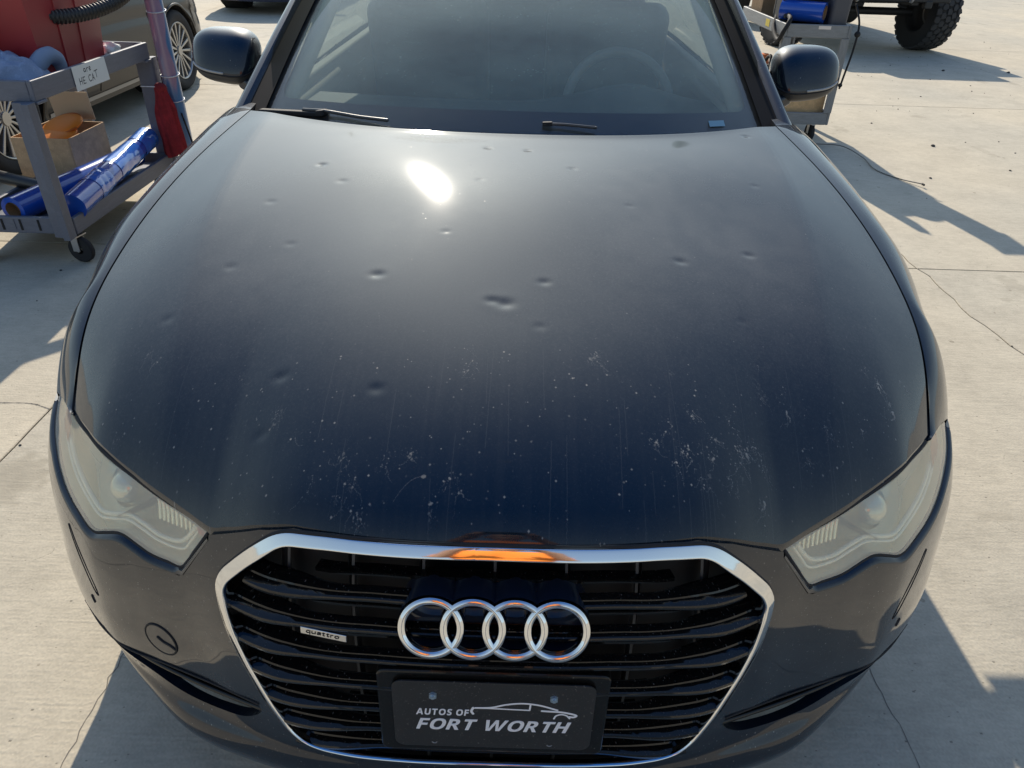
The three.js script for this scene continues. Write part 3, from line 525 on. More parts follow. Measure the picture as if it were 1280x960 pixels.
// licence plate holder and dealer plate
{
  const h = new THREE.Group(); h.name = 'plate_holder'; h.position.set(0.002, 0.430, 0.060); h.rotation.x = -3 * d2r; h.rotation.z = -0.004; car.add(h);
  const rr = (w, t, r) => { const s = new THREE.Shape(); s.moveTo(-w + r, -t); s.lineTo(w - r, -t); s.absarc(w - r, -t + r, r, -Math.PI / 2, 0); s.lineTo(w, t - r); s.absarc(w - r, t - r, r, 0, Math.PI / 2); s.lineTo(-w + r, t); s.absarc(-w + r, t - r, r, Math.PI / 2, Math.PI); s.lineTo(-w, -t + r); s.absarc(-w + r, -t + r, r, Math.PI, 1.5 * Math.PI); return s; };
  const uvm = (g) => g;
  part(h, 'bracket', uvm(new THREE.ExtrudeGeometry(rr(.172, .091, .010), { depth: .014, bevelEnabled: true, bevelThickness: .004, bevelSize: .004, bevelSegments: 3, curveSegments: 6 }).translate(0, .0, -.022)), glossBlack);
  const plateMat = std([1, 1, 1], 0.42, 0, { map: tex(1024, 512, (() => { const r = rng(61), d = new Float32Array(1024 * 512); for (let k = 0; k < 900; k++) { const x = r() * 1018 | 0, y = r() * 506 | 0, v = 0.1 + 0.7 * r() * r(), q = r() < 0.6 ? 3 : r() < 0.88 ? 5 : 8; for (let a = 0; a < q; a++) for (let b = 0; b < q; b++) if (r() < 0.8) d[(y + b) * 1024 + x + a] = v * (0.6 + 0.4 * r()); } for (let k = 0; k < 26; k++) { let x = r() * 1000, y = r() * 200, a = r() * 6.3; for (let j = 0; j < 30; j++) { a += (r() - 0.5) * 0.6; x += Math.cos(a); y += Math.sin(a); if (x > 0 && y > 0 && x < 1023 && y < 511) d[(y | 0) * 1024 + (x | 0)] = 0.18; } } const n = noiseTile([1024, 512], [12, 6], 62); return (x, y, o, i) => { const v = clamp(d[i] + 0.012 * n[i], 0, 1); for (let c = 0; c < 3; c++) o[c] = lerp(0.022, DUST[c], v); }; })()) });
  const pg = new THREE.ExtrudeGeometry(rr(.1525, .0762, .016), { depth: .0018, bevelEnabled: true, bevelThickness: .0006, bevelSize: .0006, bevelSegments: 2, curveSegments: 8 }); pg.translate(0.001, 0.004, .0005);
  { const p = pg.attributes.position, u = pg.attributes.uv; for (let i = 0; i < p.count; i++) u.setXY(i, p.getX(i) / .306 + .5, p.getY(i) / .153 + .5); }
  const plate = part(h, 'dealer_plate', pg, plateMat);
  const silver = std([0.80, 0.79, 0.80], 0.45), z = .0030;
  const L = (t, x, y, w, hh, sh, ls) => { const g = lettering(t, droidBold, w, hh, .0007, sh, ls); g.translate(x, y, z); return g; };
  part(plate, 'lettering', [L('AUTOS OF', -.0765, .0125, .080, .0145, .12, .09), L('FORT WORTH', .0015, -.0165, .232, .0265, .30, .03)], silver);
  // outline of a coupe drawn on the plate
  const flat = (pts, r) => { const g = tube(pts.map(([x, y]) => [x, y, 0]), r, 40, 6); g.scale(1, 1, 0.22); g.translate(0, 0, z); return g; };
  part(plate, 'car_outline', [flat([[-.026, .024], [-.002, .026], [.02, .0335], [.045, .0375], [.07, .0345], [.098, .0245]], .0019), flat([[-.03, .0235], [-.005, .0238], [.03, .0228], [.056, .0222]], .0015), flat([[-.03, .024], [-.0325, .016], [-.030, .010]], .0022), flat([[.075, .0215], [.11, .019], [.128, .0125], [.124, .009], [.118, .0095]], .0021), flat([[.094, .004], [.097, .011], [.105, .0145], [.113, .012], [.118, .0055]], .0016), flat([[.056, .0225], [.057, .036]], .0016)], silver);
  for (const x of [-.0905, .0915]) { const b = new THREE.CylinderGeometry(.0062, .0068, .004, 6); b.rotateX(Math.PI / 2); b.translate(x, .0515, .005); const c = cylG(.0034, .0034, .003, 10); c.rotateX(Math.PI / 2); c.translate(x, .0515, .0075); part(plate, 'bolt', [b, c], std([.45, .55, .62], .35, .8)); }
  for (const x of [-.0905, .0905]) { const c = new THREE.TorusGeometry(.0042, .0011, 6, 14, Math.PI); c.rotateZ(Math.PI); c.translate(x, -.060, z); part(plate, 'slot', c, std([.2, .2, .2], .5)); }
}
// headlamps -------------------------------------------------------------
{
  const lensMat = phys([1.0, 0.96, 0.80], { roughness: 0.03, transmission: 0.70, thickness: 0, ior: 1.5, clearcoat: 1, clearcoatRoughness: 0.03, specularIntensity: 1 });
  const bowlMat = std([0.97, 0.90, 0.70], 0.28, 0.2), drlMat = std([0.95, 0.94, 0.88], 0.25), reflect = std([0.75, 0.73, 0.66], 0.16, 0.9), bezel = std([0.07, 0.07, 0.065], 0.35);
  for (const s of [-1, 1]) {
    const lamp = new THREE.Group(); lamp.name = 'headlight'; car.add(lamp);
    const f = (d) => (a, y) => Bo(s * a, y, d);
    part(lamp, 'lens', patch(lampPoly, [], f(-0.006), 0.02, { side: s }), lensMat);
    const deep = (a, y) => -0.045 - 0.05 * sstep(.47, .56, a) * (1 - sstep(.8, 1.02, a)) * sstep(.575, .62, y);
    part(lamp, 'housing', [patch(lampPoly, [], (a, y) => Bo(s * a, y, deep(a, y)), 0.012, { side: s }), grid(lampPoly.length, 4, (u, v) => { const q = lampPoly[Math.round(u * lampPoly.length) % lampPoly.length]; return Bo(s * q[0], q[1], lerp(-0.007, deep(q[0], q[1]), v)); })], bowlMat);
    // running light: two lines that follow the lower edge and turn up at the inner end
    const line = (off, x0) => [[x0 - .032, .655 - off * .2], [x0 - .014, .625], [x0, .588 + off], [.594, .583 + off], [.631, .5915 + off], [.664, .597 + off], [.700, .587 + off], [.735, .578 + off], [.784, .583 + off], [.862, .597 + off], [.93, .618 + off * .8], [1.0, .640 + off * .4]];
    part(lamp, 'running_light', [tube(line(.026, .552).map(([a, y]) => Bv(s * a, y, -0.026)), 0.0042, 90, 8), tube(line(.018, .540).map(([a, y]) => Bv(s * a, y, -0.022)), 0.0025, 90, 8)], drlMat);
    // ribbed reflector by the inner end
    const ribs = []; for (let k = 0; k < 9; k++) { const a = .535 + k * .0095; ribs.push(tube([[a + .012, .672], [a + .004, .652], [a, .630]].map(([x, y]) => Bv(s * x, y, -0.040)), 0.0038, 10, 7)); }
    part(lamp, 'ribbed_reflector', ribs, reflect);
    part(lamp, 'bezel', [grid(26, 5, (u, v) => { const a = lerp(.60, .84, u), y0 = lerp(.680, .696, Math.min(1, u * 1.6)); return Bo(s * a, y0 - v * .020 * Math.sin(Math.PI * u) + .002, -0.014 - 0.03 * v); }), grid(20, 4, (u, v) => { const a = lerp(.60, .69, u); return Bo(s * a, lerp(.678, .612, u) - .006 * v, -0.018 - 0.04 * v); })], bezel);
    const pr = new THREE.SphereGeometry(.030, 24, 14); const c = Bo(s * .72, .648, -0.06); pr.translate(...c);
    part(lamp, 'projector', pr, phys([.75, .78, .75], { roughness: 0.05, metalness: 0.4, clearcoat: 1 }));
    const cy = rod(Bo(s * .72, .648, -0.09), Bo(s * .72, .648, -0.052), .036, 28, .036, true); part(lamp, 'projector_ring', cy, reflect);
    if (s < 0) part(lamp, 'painted_red_reflection', patch(roundPoly([[.478, .668], [.505, .670], [.500, .652], [.482, .650]], .003), [], f(-0.012), 0.01, { side: s }), std([.32, .03, .03], .25), 'small red patch painted as a reflection at the inner corner'); part(lamp, 'side_reflector', grid(10, 4, (u, v) => Bo(s * lerp(.93, 1.0, u), lerp(.632, .668, v) + .008 * u, -0.02)), std([.45, .16, .06], .4));  // the red patch on the left lamp is a reflection painted as colour
  }
}
// wings ------------------------------------------------------------------
const archY = (z) => { const d = z + 0.86, R = 0.37; return Math.abs(d) < R ? Math.max(0.205, 0.33 + Math.sqrt(R * R - d * d)) : 0.205; };
{
  const tail = upS.slice().reverse().filter(([a]) => a >= .865);       // lamp edge from the bonnet corner back
  for (const s of [-1, 1]) {
    const lowCurve = (t) => { // t in 0..1 : lamp edge, then along the shoulder
      if (t < .25) { const k = t / .25 * (tail.length - 1), i = Math.min(tail.length - 2, Math.floor(k)), f = k - i; const a = lerp(tail[i][0], tail[i + 1][0], f), y = lerp(tail[i][1], tail[i + 1][1], f) + .004; return B(a, y); }
      const e = B(tail[tail.length - 1][0], tail[tail.length - 1][1] + .004), q = (t - .25) / .75; return [lerp(e[0], .932, sstep(0, .35, q)), lerp(e[1], .70, q), lerp(e[2], -1.42, q)];
    };
    const up = (t) => { const v = t; const z = t < .9 ? hoodP(1, t / .9) : hoodP(1, 1); const k = t > .9 ? (t - .9) / .1 : 0; return [z[0] + .0045 + k * .006, z[1] - .001 + k * .004, z[2] - k * .10]; };
    const top = grid(90, 18, (u, v) => { const a = up(u), b = lowCurve(u), c = [Math.max(a[0], b[0]) - .012 + .0 * u, Math.max(a[1], b[1]) - .018, lerp(a[2], b[2], .45)], w = 1 - v; return [s * (w * w * a[0] + 2 * v * w * c[0] + v * v * b[0]), w * w * a[1] + 2 * v * w * c[1] + v * v * b[1], w * w * a[2] + 2 * v * w * c[2] + v * v * b[2], u * 1.2, v * .3]; }, s > 0);
    const e = lowCurve(.25);
    const side = grid(60, 14, (u, v) => { const q = lowCurve(.25 + .75 * u), z = q[2], y1 = Math.min(archY(z), q[1] - .02), y = lerp(q[1], y1, v); return [s * (q[0] + .006 * Math.sin(Math.PI * v) - .02 * sstep(.45, .2, y)), y, z, z, y]; }, s > 0);
    const lip = grid(90, 2, (u, v) => { const a = up(u); return [s * (a[0] - .0 * v), a[1] - .02 * v, a[2]]; });
    part(car, 'fender', [top, side, lip], paint);
  }
}
// wheels (mostly hidden under the wings)
function wheel(R, width, rimR, spokes, rimMat, wname = 'wheel') {
  const g = new THREE.Group(); g.name = wname;
  const w = width / 2, prof = [[rimR, -w * .86], [rimR + .012, -w * .96], [R * .86, -w * 1.02], [R - .022, -w * .97], [R - .004, -w * .8], [R, -w * .55], [R, w * .55], [R - .004, w * .8], [R - .022, w * .97], [R * .86, w * 1.02], [rimR + .012, w * .96], [rimR, w * .86]].map(([x, y]) => new THREE.Vector2(x, y));
  const t = new THREE.LatheGeometry(prof, 64); t.rotateZ(-Math.PI / 2); part(g, 'tyre', t, rubber);
  const rp = [[rimR * .98, w * .84], [rimR * 1.005, w * .9], [rimR * .965, w * .93], [rimR * .93, w * .80], [rimR * .9, w * .1], [rimR * .9, -w * .8]].map(([x, y]) => new THREE.Vector2(x, y));
  const rim = new THREE.LatheGeometry(rp, 64); rim.rotateZ(-Math.PI / 2);
  const back = new THREE.CircleGeometry(rimR * .9, 32); back.rotateY(Math.PI / 2); back.translate(0, 0, 0);
  part(g, 'rim', [rim], rimMat); part(g, 'brake_disc', back, std([.03, .03, .03], .6, .5));
  const hub = cylG(rimR * .17, rimR * .2, w * .5, 24); hub.rotateZ(-Math.PI / 2); hub.translate(w * .56, 0, 0); part(g, 'hub', hub, rimMat);
  const sp = new RoundedBoxGeometry(w * .22, rimR * .80, rimR * .085, 2, rimR * .02), p = sp.attributes.position;
  for (let i = 0; i < p.count; i++) { const k = p.getY(i) / (rimR * .8) + .5; p.setZ(i, p.getZ(i) * (0.75 + .55 * k)); p.setX(i, p.getX(i) + .1 * w * k); }
  sp.translate(w * .62, rimR * .54, 0); sp.computeVertexNormals();
  for (let k = 0; k < spokes; k++) { const m = part(g, 'spoke', sp, rimMat); m.rotation.x = k / spokes * Math.PI * 2; }
  return g;
}
{
  const rimM = std([.45, .45, .46], .35, .8), w0 = wheel(.333, .245, .235, 10, rimM);
  for (const [x, z, r] of [[.80, -.86, 0], [-.80, -.86, Math.PI], [.80, -3.77, 0], [-.80, -3.77, Math.PI]]) { const w = w0.clone(); w.position.set(x, .333, z); w.rotation.y = r; car.add(w); }
  // wheel housings, floor pan and engine bay keep the daylight out from below
  part(car, 'floor_pan', [boxG(1.5, .04, 4.3, 0, .20, -2.45), boxG(1.1, .03, .9, 0, .56, -.75), boxG(.03, .5, .8, .62, .45, -.86), boxG(.03, .5, .8, -.62, .45, -.86), boxG(1.36, .75, .03, 0, .58, -1.28), boxG(.9, .5, .03, 0, .42, -.22)], underside);
}
// windscreen ----------------------------------------------------------------
const glassP = (u, v) => { const U = Math.abs(u), b = [.712 * u, 1.006 - .018 * U * U, -1.150 - .212 * Math.pow(U, 2.2)], t = [.60 * u, 1.415 - .03 * U * U, -2.03 - .13 * U * U], bl = .030 * Math.sin(Math.PI * v) * (1 - .6 * U * U); return [lerp(b[0], t[0], v), lerp(b[1], t[1], v) + bl, lerp(b[2], t[2], v) + bl * .45]; };
const glassOff = (u, v, d) => { const e = 1e-3, p = V(...glassP(u - e, v)), q = V(...glassP(u + e, v)), r = V(...glassP(u, v - e)), s = V(...glassP(u, v + e)), n = q.sub(p).cross(s.sub(r)).normalize(); const o = glassP(u, v); return [o[0] + n.x * d, o[1] + n.y * d, o[2] + n.z * d]; };
{
  const glass = phys([0.80, 0.87, 0.84], { roughness: 0, transmission: 1, thickness: 0, ior: 1.52 });
  const ws = part(car, 'windshield', grid(60, 50, (u, v) => glassP(u * 2 - 1, v)), glass);
  const fi = roundPoly([[-.925, .084], [.925, .084], [.955, .96], [-.955, .96]].map(([a, b]) => [a, b, .05]), .05, 8);
  const fo = [[-1, 0], [1, 0], [1, 1], [-1, 1]];
  part(ws, 'black_border', patch(fo, [fi], (u, v) => glassOff(u, v, -0.004), 0.06), std([.006, .007, .012], .35));
  const dn = [noiseTile([512, 512], [8, 8], 31), noiseTile([512, 512], [256, 256], 32), noiseTile([512, 512], [40, 60], 33)], rr = rng(34), sp = new Float32Array(512 * 512); for (let i = 0; i < 1100; i++) sp[rr() * 512 * 512 | 0] = .5 + .5 * rr();
  for (let i = 0; i < 40; i++) { let x = rr() * 512, y = rr() * 512, a = rr() * 6.3; for (let k = 0; k < 34; k++) { a += (rr() - .5) * .25; x += Math.cos(a); y += Math.sin(a); if (x > 0 && y > 0 && x < 511 && y < 511) sp[(y | 0) * 512 + (x | 0)] = .25; } }
  const am = tex(512, 512, (x, y, o, i) => { o[0] = o[1] = o[2] = clamp(.20 + .17 * (y / 512) + .17 * (dn[0][i] - .5) + .03 * (dn[1][i] - .5) + 0.06 * (dn[2][i] - .5) + sp[i] * .4, 0, 1); }, { srgb: false, repeat: false });
  const film = std([.48, .55, .46], 1, 0, { transparent: true, alphaMap: am });
  part(ws, 'haze_film', grid(40, 30, (u, v) => [...glassOff(u * 2 - 1, lerp(.005, .995, v), -0.009), u, v]), film);
  part(ws, 'dust_film', grid(40, 30, (u, v) => [...glassOff(u * 2 - 1, lerp(.005, .995, v), 0.002), u, v]), std([.52, .50, .44], 1, 0, { transparent: true, alphaMap: am, opacity: .18 }));
  part(ws, 'number_sticker', grid(4, 1, (u, v) => glassOff(lerp(.735, .80, u), lerp(.022, .045, v), 0.003)), std([.10, .22, .30], .35));
  // pillars: black trim and painted outer rail
  for (const s of [-1, 1]) {
    part(car, 'pillar_trim', grid(3, 30, (u, v) => glassOff(s * lerp(.955, 1.05, u), lerp(-.012, 1, v), .008 - .004 * u), s < 0), phys([.006, .006, .008], { roughness: .8, specularIntensity: .25 }));
    const rail = []; for (let k = 0; k <= 12; k++) { const o = glassOff(s * 1.075, lerp(-.03, 1, k / 12), -.010); rail.push(o); }
    rail.push([s * .625, 1.405, -2.5], [s * .61, 1.405, -2.9], [s * .60, 1.36, -3.6], [s * .64, 1.16, -4.1], [s * .70, 1.0, -4.4]);
    const c = new THREE.CatmullRomCurve3(rail.map((p) => V(...p)), false, 'centripetal'), fr = []; for (let k = 0; k <= 80; k++) { const p = c.getPoint(k / 80), t = c.getTangent(k / 80), out = V(s, 0.25, 0), b = t.clone().cross(out).normalize(), n = b.clone().cross(t).normalize(); fr.push({ p, b, n, w: .030, h: .026 }); }
    const sec = []; for (let k = 0; k < 14; k++) sec.push([Math.cos(k / 14 * 6.2832), Math.sin(k / 14 * 6.2832)]);
    part(car, 'roof_pillar', sweep(fr, sec, false), paint);
  }
  // scuttle panel and wipers
  part(car, 'scuttle', grid(40, 4, (u, v) => { const w = u * 2 - 1, p = glassP(w, .03), R = rearE(Math.abs(w)); return [lerp(p[0], R[0] * Math.sign(w), v), lerp(p[1] - .012, R[1] - .035, v), lerp(p[2] + .004, R[2] + .03, v)]; }), mattBlack);
  const wl = new THREE.Group(); wl.name = 'wiper'; car.add(wl);
  part(wl, 'arm', [bar([-.69, 1.000, -1.335], [-.50, 1.012, -1.268], .022, .013, .004), bar([-.515, 1.014, -1.272], [-.495, 1.018, -1.262], .03, .016, .004)], mattBlack);
  part(wl, 'blade', [tube([[-.56, 1.017, -1.292], [-.50, 1.021, -1.266], [-.455, 1.020, -1.248], [-.40, 1.019, -1.222], [-.32, 1.020, -1.190]], .0045, 30, 6)], std([.05, .05, .05], .3));
  const wr = new THREE.Group(); wr.name = 'wiper'; car.add(wr);
  part(wr, 'blade', tube([[.078, 1.026, -1.172], [.12, 1.027, -1.172], [.21, 1.022, -1.170]], .0038, 20, 6), std([.05, .05, .05], .3)); part(wr, 'arm', bar([.075, 1.026, -1.175], [.10, 1.028, -1.173], .012, .010, .002), mattBlack);
}
// cabin --------------------------------------------------------------------
{
  const dashM = std([.028, .030, .032], .7), beige = std([.36, .32, .25], .8), leather = std([.10, .085, .07], .55);
  part(car, 'dashboard', [grid(40, 14, (u, v) => { const w = u * 2 - 1, hump = .06 * Math.exp(-(((w * .70 - .37) / .2) ** 2)) * sstep(.35, .8, v); return [w * lerp(.66, .70, v), lerp(.975, .955, v) - .02 * w * w + hump - .25 * sstep(.9, 1, v), -1.24 - .16 * w * w - .62 * v]; })], dashM);
  part(car, 'dash_edge', tube([[-.60, .985, -1.40], [-.4, .992, -1.30], [0, .996, -1.235], [.4, .992, -1.30], [.60, .985, -1.40]], .012, 40, 6), std([.30, .31, .24], .6));
  const st = new THREE.Group(); st.name = 'steering_wheel'; st.position.set(.37, .90, -2.02); st.rotation.x = -0.42; car.add(st);
  part(st, 'rim', new THREE.TorusGeometry(.185, .017, 10, 48), std([.22, .21, .19], .5)); part(st, 'boss', [boxG(.16, .12, .04, 0, -.01, -.02, .015), boxG(.36, .03, .02, 0, 0, -.01)], dashM);
  for (const x of [-.37, .37]) { part(car, 'seat', [boxG(.50, .14, .52, x, .52, -2.25, .05), (() => { const g = new RoundedBoxGeometry(.50, .66, .14, 4, .06); g.rotateX(.28); g.translate(x, .86, -2.68); return g; })()], leather); part(car, 'headrest', boxG(.26, .18, .10, x, 1.25, -2.80, .045), leather); }
  part(car, 'rear_bench', [boxG(1.3, .16, .5, 0, .52, -3.25, .05), (() => { const g = new RoundedBoxGeometry(1.3, .62, .14, 4, .05); g.rotateX(.35); g.translate(0, .86, -3.6); return g; })()], leather);
  for (const s of [-1, 1]) part(car, 'pillar_lining', tube([[s * .655, 1.0, -1.50], [s * .60, 1.18, -1.78], [s * .545, 1.36, -2.06]], .026, 20, 8), beige);
  part(car, 'headlining', grid(12, 12, (u, v) => [lerp(-.57, .57, u), 1.392 - .03 * (2 * u - 1) ** 2, lerp(-2.07, -3.4, v)]), beige);
  for (const s of [-1, 1]) part(car, 'door_lining', [boxG(.04, .55, 1.9, s * .715, .72, -2.35, .01), boxG(.05, .06, .7, s * .70, .93, -1.95, .02)], beige);
  part(car, 'interior_mirror', boxG(.22, .06, .03, 0, 1.33, -1.98, .012), mattBlack);
}
// roof, doors, tail
{
  const belt = (z) => [pchip([-4.75, -4.4, -3.2, -2.2, -1.42], [.66, .70, .755, .765, .735])(z), pchip([-4.75, -4.4, -3.2, -2.2, -1.42], [.98, 1.0, 1.0, .985, .992])(z)];
  const arch = (z) => { const d = z + 3.77, R = .37; return Math.abs(d) < R ? .33 + Math.sqrt(R * R - d * d) : .205; };
  for (const s of [-1, 1]) {
    const tw = (z) => 1 - .16 * sstep(-4.3, -4.8, z) ** 1.5;
    const shell = grid(110, 26, (u, v) => { const z = lerp(-1.425, -4.80, u), [bx, by] = belt(z), yb = Math.max(.205, arch(z)), y = lerp(by, yb, v), x = lerp(bx, .934, Math.sin(Math.min(1, (by - y) / .30) * Math.PI / 2) ** .8) - .03 * sstep(.42, .2, y); return [s * x * tw(z), y, z, z, y]; }, s > 0);
    part(car, 'body_side', shell, paint);
    const dk = phys([.03, .035, .035], { roughness: .03, clearcoat: 1 });
    part(car, 'side_window', grid(40, 8, (u, v) => { const z = lerp(-1.55, -4.2, u), [bx, by] = belt(z), top = Math.min(1.385, by + .02 + 1.0 * Math.max(0, Math.min((-1.36 - z) * .62, (z + 4.42) * .72))), y = lerp(by - .01, top, v), x = lerp(bx, .615, (y - by) / .41); return [s * x, y, z]; }, s > 0), phys([.45, .5, .48], { roughness: 0, transmission: 1, thickness: 0, ior: 1.5 }));
    for (const z of [-2.60]) part(car, 'door_seam', tube([1.0, .9, .8, .65, .5, .35, .25].map((y) => { const [bx, by] = belt(z), x = lerp(bx, .934, Math.sin(Math.min(1, Math.max(0, by - y) / .30) * Math.PI / 2) ** .8) - .03 * sstep(.42, .2, y); return [s * (x + .0005), y - .01, z]; }), .003, 30, 5), mattBlack);
  }
  part(car, 'roof', grid(24, 30, (u, v) => { const w = u * 2 - 1, z = lerp(-2.02, -3.65, v) - .12 * w * w * (1 - v), y = pchip([0, .3, .7, 1], [1.417, 1.447, 1.43, 1.36])(v) - .032 * w * w; return [w * .615, y, z, w * .6, z]; }), paint);
  part(car, 'rear_window', grid(16, 8, (u, v) => { const w = u * 2 - 1; return [w * lerp(.58, .66, v), lerp(1.352, 1.03, v) - .03 * w * w, lerp(-3.66, -4.32, v)]; }), phys([.03, .035, .035], { roughness: .03, clearcoat: 1 }));
  part(car, 'trunk_lid', [grid(16, 8, (u, v) => { const w = u * 2 - 1; return [w * .69, lerp(1.03, .99, v) - .03 * w * w, lerp(-4.32, -4.78, v)]; }), grid(16, 6, (u, v) => { const w = u * 2 - 1; return [w * .79, lerp(.985, .21, v), -4.80 - .06 * (1 - w * w) * Math.sin(Math.PI * Math.min(1, v + .3))]; })], paint);
}
// door mirrors
for (const s of [-1, 1]) {
  const m = new THREE.Group(); m.name = 'door_mirror'; car.add(m);
  const shellP = (t, ph, sc = 1) => { // t: inner to outer, ph around
    const r = Math.pow(Math.max(0, 1 - Math.pow(Math.abs(2 * t - 1), 3.2)), .42), x = lerp(.815, 1.036, t), cy = 1.062 + .012 * t, hh = (.083 - .012 * t) * r * sc, dd = (.085 - .02 * t) * r * sc;
    const c = Math.cos(ph), sn = Math.sin(ph), e = .75, py = Math.sign(sn) * Math.pow(Math.abs(sn), e) * hh, pz = Math.sign(c) * Math.pow(Math.abs(c), e) * dd;
    return [s * x, cy + py, -1.775 + pz - py * .42 - .03 * t * t];
  };
  const range = (p0, p1, sc, nu = 40, nv = 28) => grid(nu, nv, (u, v) => { const q = shellP(lerp(.001, .999, u), lerp(p0, p1, v), sc); return [...q, u * .2, v * .3]; }, s > 0);
  part(m, 'cap', range(-.52, Math.PI + .0, 1), paint);
  part(m, 'lower_shell', range(Math.PI, 2 * Math.PI - .52, .985), std([.03, .03, .031], .4));
  part(m, 'groove', tube(Array.from({ length: 24 }, (_, i) => shellP(lerp(.02, .98, i / 23), -.52, 1.0)), .0028, 60, 6), mattBlack);
  part(m, 'turn_signal', tube(Array.from({ length: 10 }, (_, i) => shellP(lerp(.45, .93, i / 9), -.42, 1.0)), .004, 30, 6), std([.35, .33, .3], .2));
  part(m, 'foot', [bar([s * .865, 1.005, -1.745], [s * .775, .965, -1.70], .07, .045, .016), (() => { const g = new RoundedBoxGeometry(.05, .05, .12, 3, .02); g.rotateY(s * .2); g.translate(s * .80, .972, -1.70); return g; })()], paint);
  part(m, 'mirror_glass', (() => { const g = new THREE.PlaneGeometry(.15, .105); g.rotateY(Math.PI); g.translate(s * .945, 1.075, -1.868); return g; })(), std([.8, .8, .8], .03, 1));
}

// ------------------------------------------------------------------ utility cart at the left with its load
const gn = [noiseTile([512, 512], [12, 12], 41), noiseTile([512, 512], [256, 256], 42), noiseTile([512, 512], [60, 30], 43)];
const wornTex = (c, k) => tex(512, 512, (x, y, o, i) => { const v = 1 + k * ((gn[0][i] - .5) * .8 + (gn[1][i] - .5) * .5 + (gn[2][i] > .72 ? .35 : 0)); for (let j = 0; j < 3; j++) o[j] = c[j] * v; });
const greyPlastic = std([1, 1, 1], 0.55, 0, { map: wornTex([.115, .125, .155], .22) });
const greyPlastic2 = std([1, 1, 1], 0.5, 0, { map: wornTex([.20, .205, .205], .25) });
const cardboard = std([1, 1, 1], 0.9, 0, { map: wornTex([.50, .34, .20], .3) });
const cardInside = std([1, 1, 1], 0.9, 0, { map: wornTex([.30, .19, .10], .35) });
const blueFilm = phys([.012, .075, .42], { roughness: .22, clearcoat: 1, clearcoatRoughness: .04 });
const coreCard = std([.30, .18, .09], .9);
const ropeRed = std([.22, .018, .022], .95);
function caster(parent, x, z, r, turn) {
  const c = new THREE.Group(); c.name = 'caster'; c.position.set(x, 0, z); c.rotation.y = turn; parent.add(c);
  const w = new THREE.LatheGeometry([[r * .3, -.016], [r * .9, -.016], [r, -.010], [r, .010], [r * .9, .016], [r * .3, .016]].map(([a, b]) => new THREE.Vector2(a, b)), 28); w.rotateZ(Math.PI / 2); w.translate(0, r, .02); part(c, 'wheel', w, rubber);
  part(c, 'fork', [boxG(.004, r * 1.15, .035, .022, r * 1.5, .012, 0), boxG(.004, r * 1.15, .035, -.022, r * 1.5, .012, 0), boxG(.075, .006, .075, 0, r * 2.12, 0), rod([-.026, r, .02], [.026, r, .02], .007, 10), cylG(.022, .024, .016, 16).translate(0, r * 2.03, 0)], steel);
}
function tray(x0, x1, z0, z1, y0, y1, floorY, th = .022) {     // shelf: floor and four lip walls butted end to end
  const cx = (x0 + x1) / 2, cz = (z0 + z1) / 2, h = y1 - y0, cy = (y0 + y1) / 2;
  return [boxG(x1 - x0 - .004, .02, z1 - z0 - .004, cx, floorY, cz), boxG(th, h, z1 - z0, x1 - th / 2, cy, cz, .006), boxG(th, h, z1 - z0, x0 + th / 2, cy, cz, .006), boxG(x1 - x0 - 2 * th, h, th, cx, cy, z1 - th / 2, .006), boxG(x1 - x0 - 2 * th, h, th, cx, cy, z0 + th / 2, .006)];
}
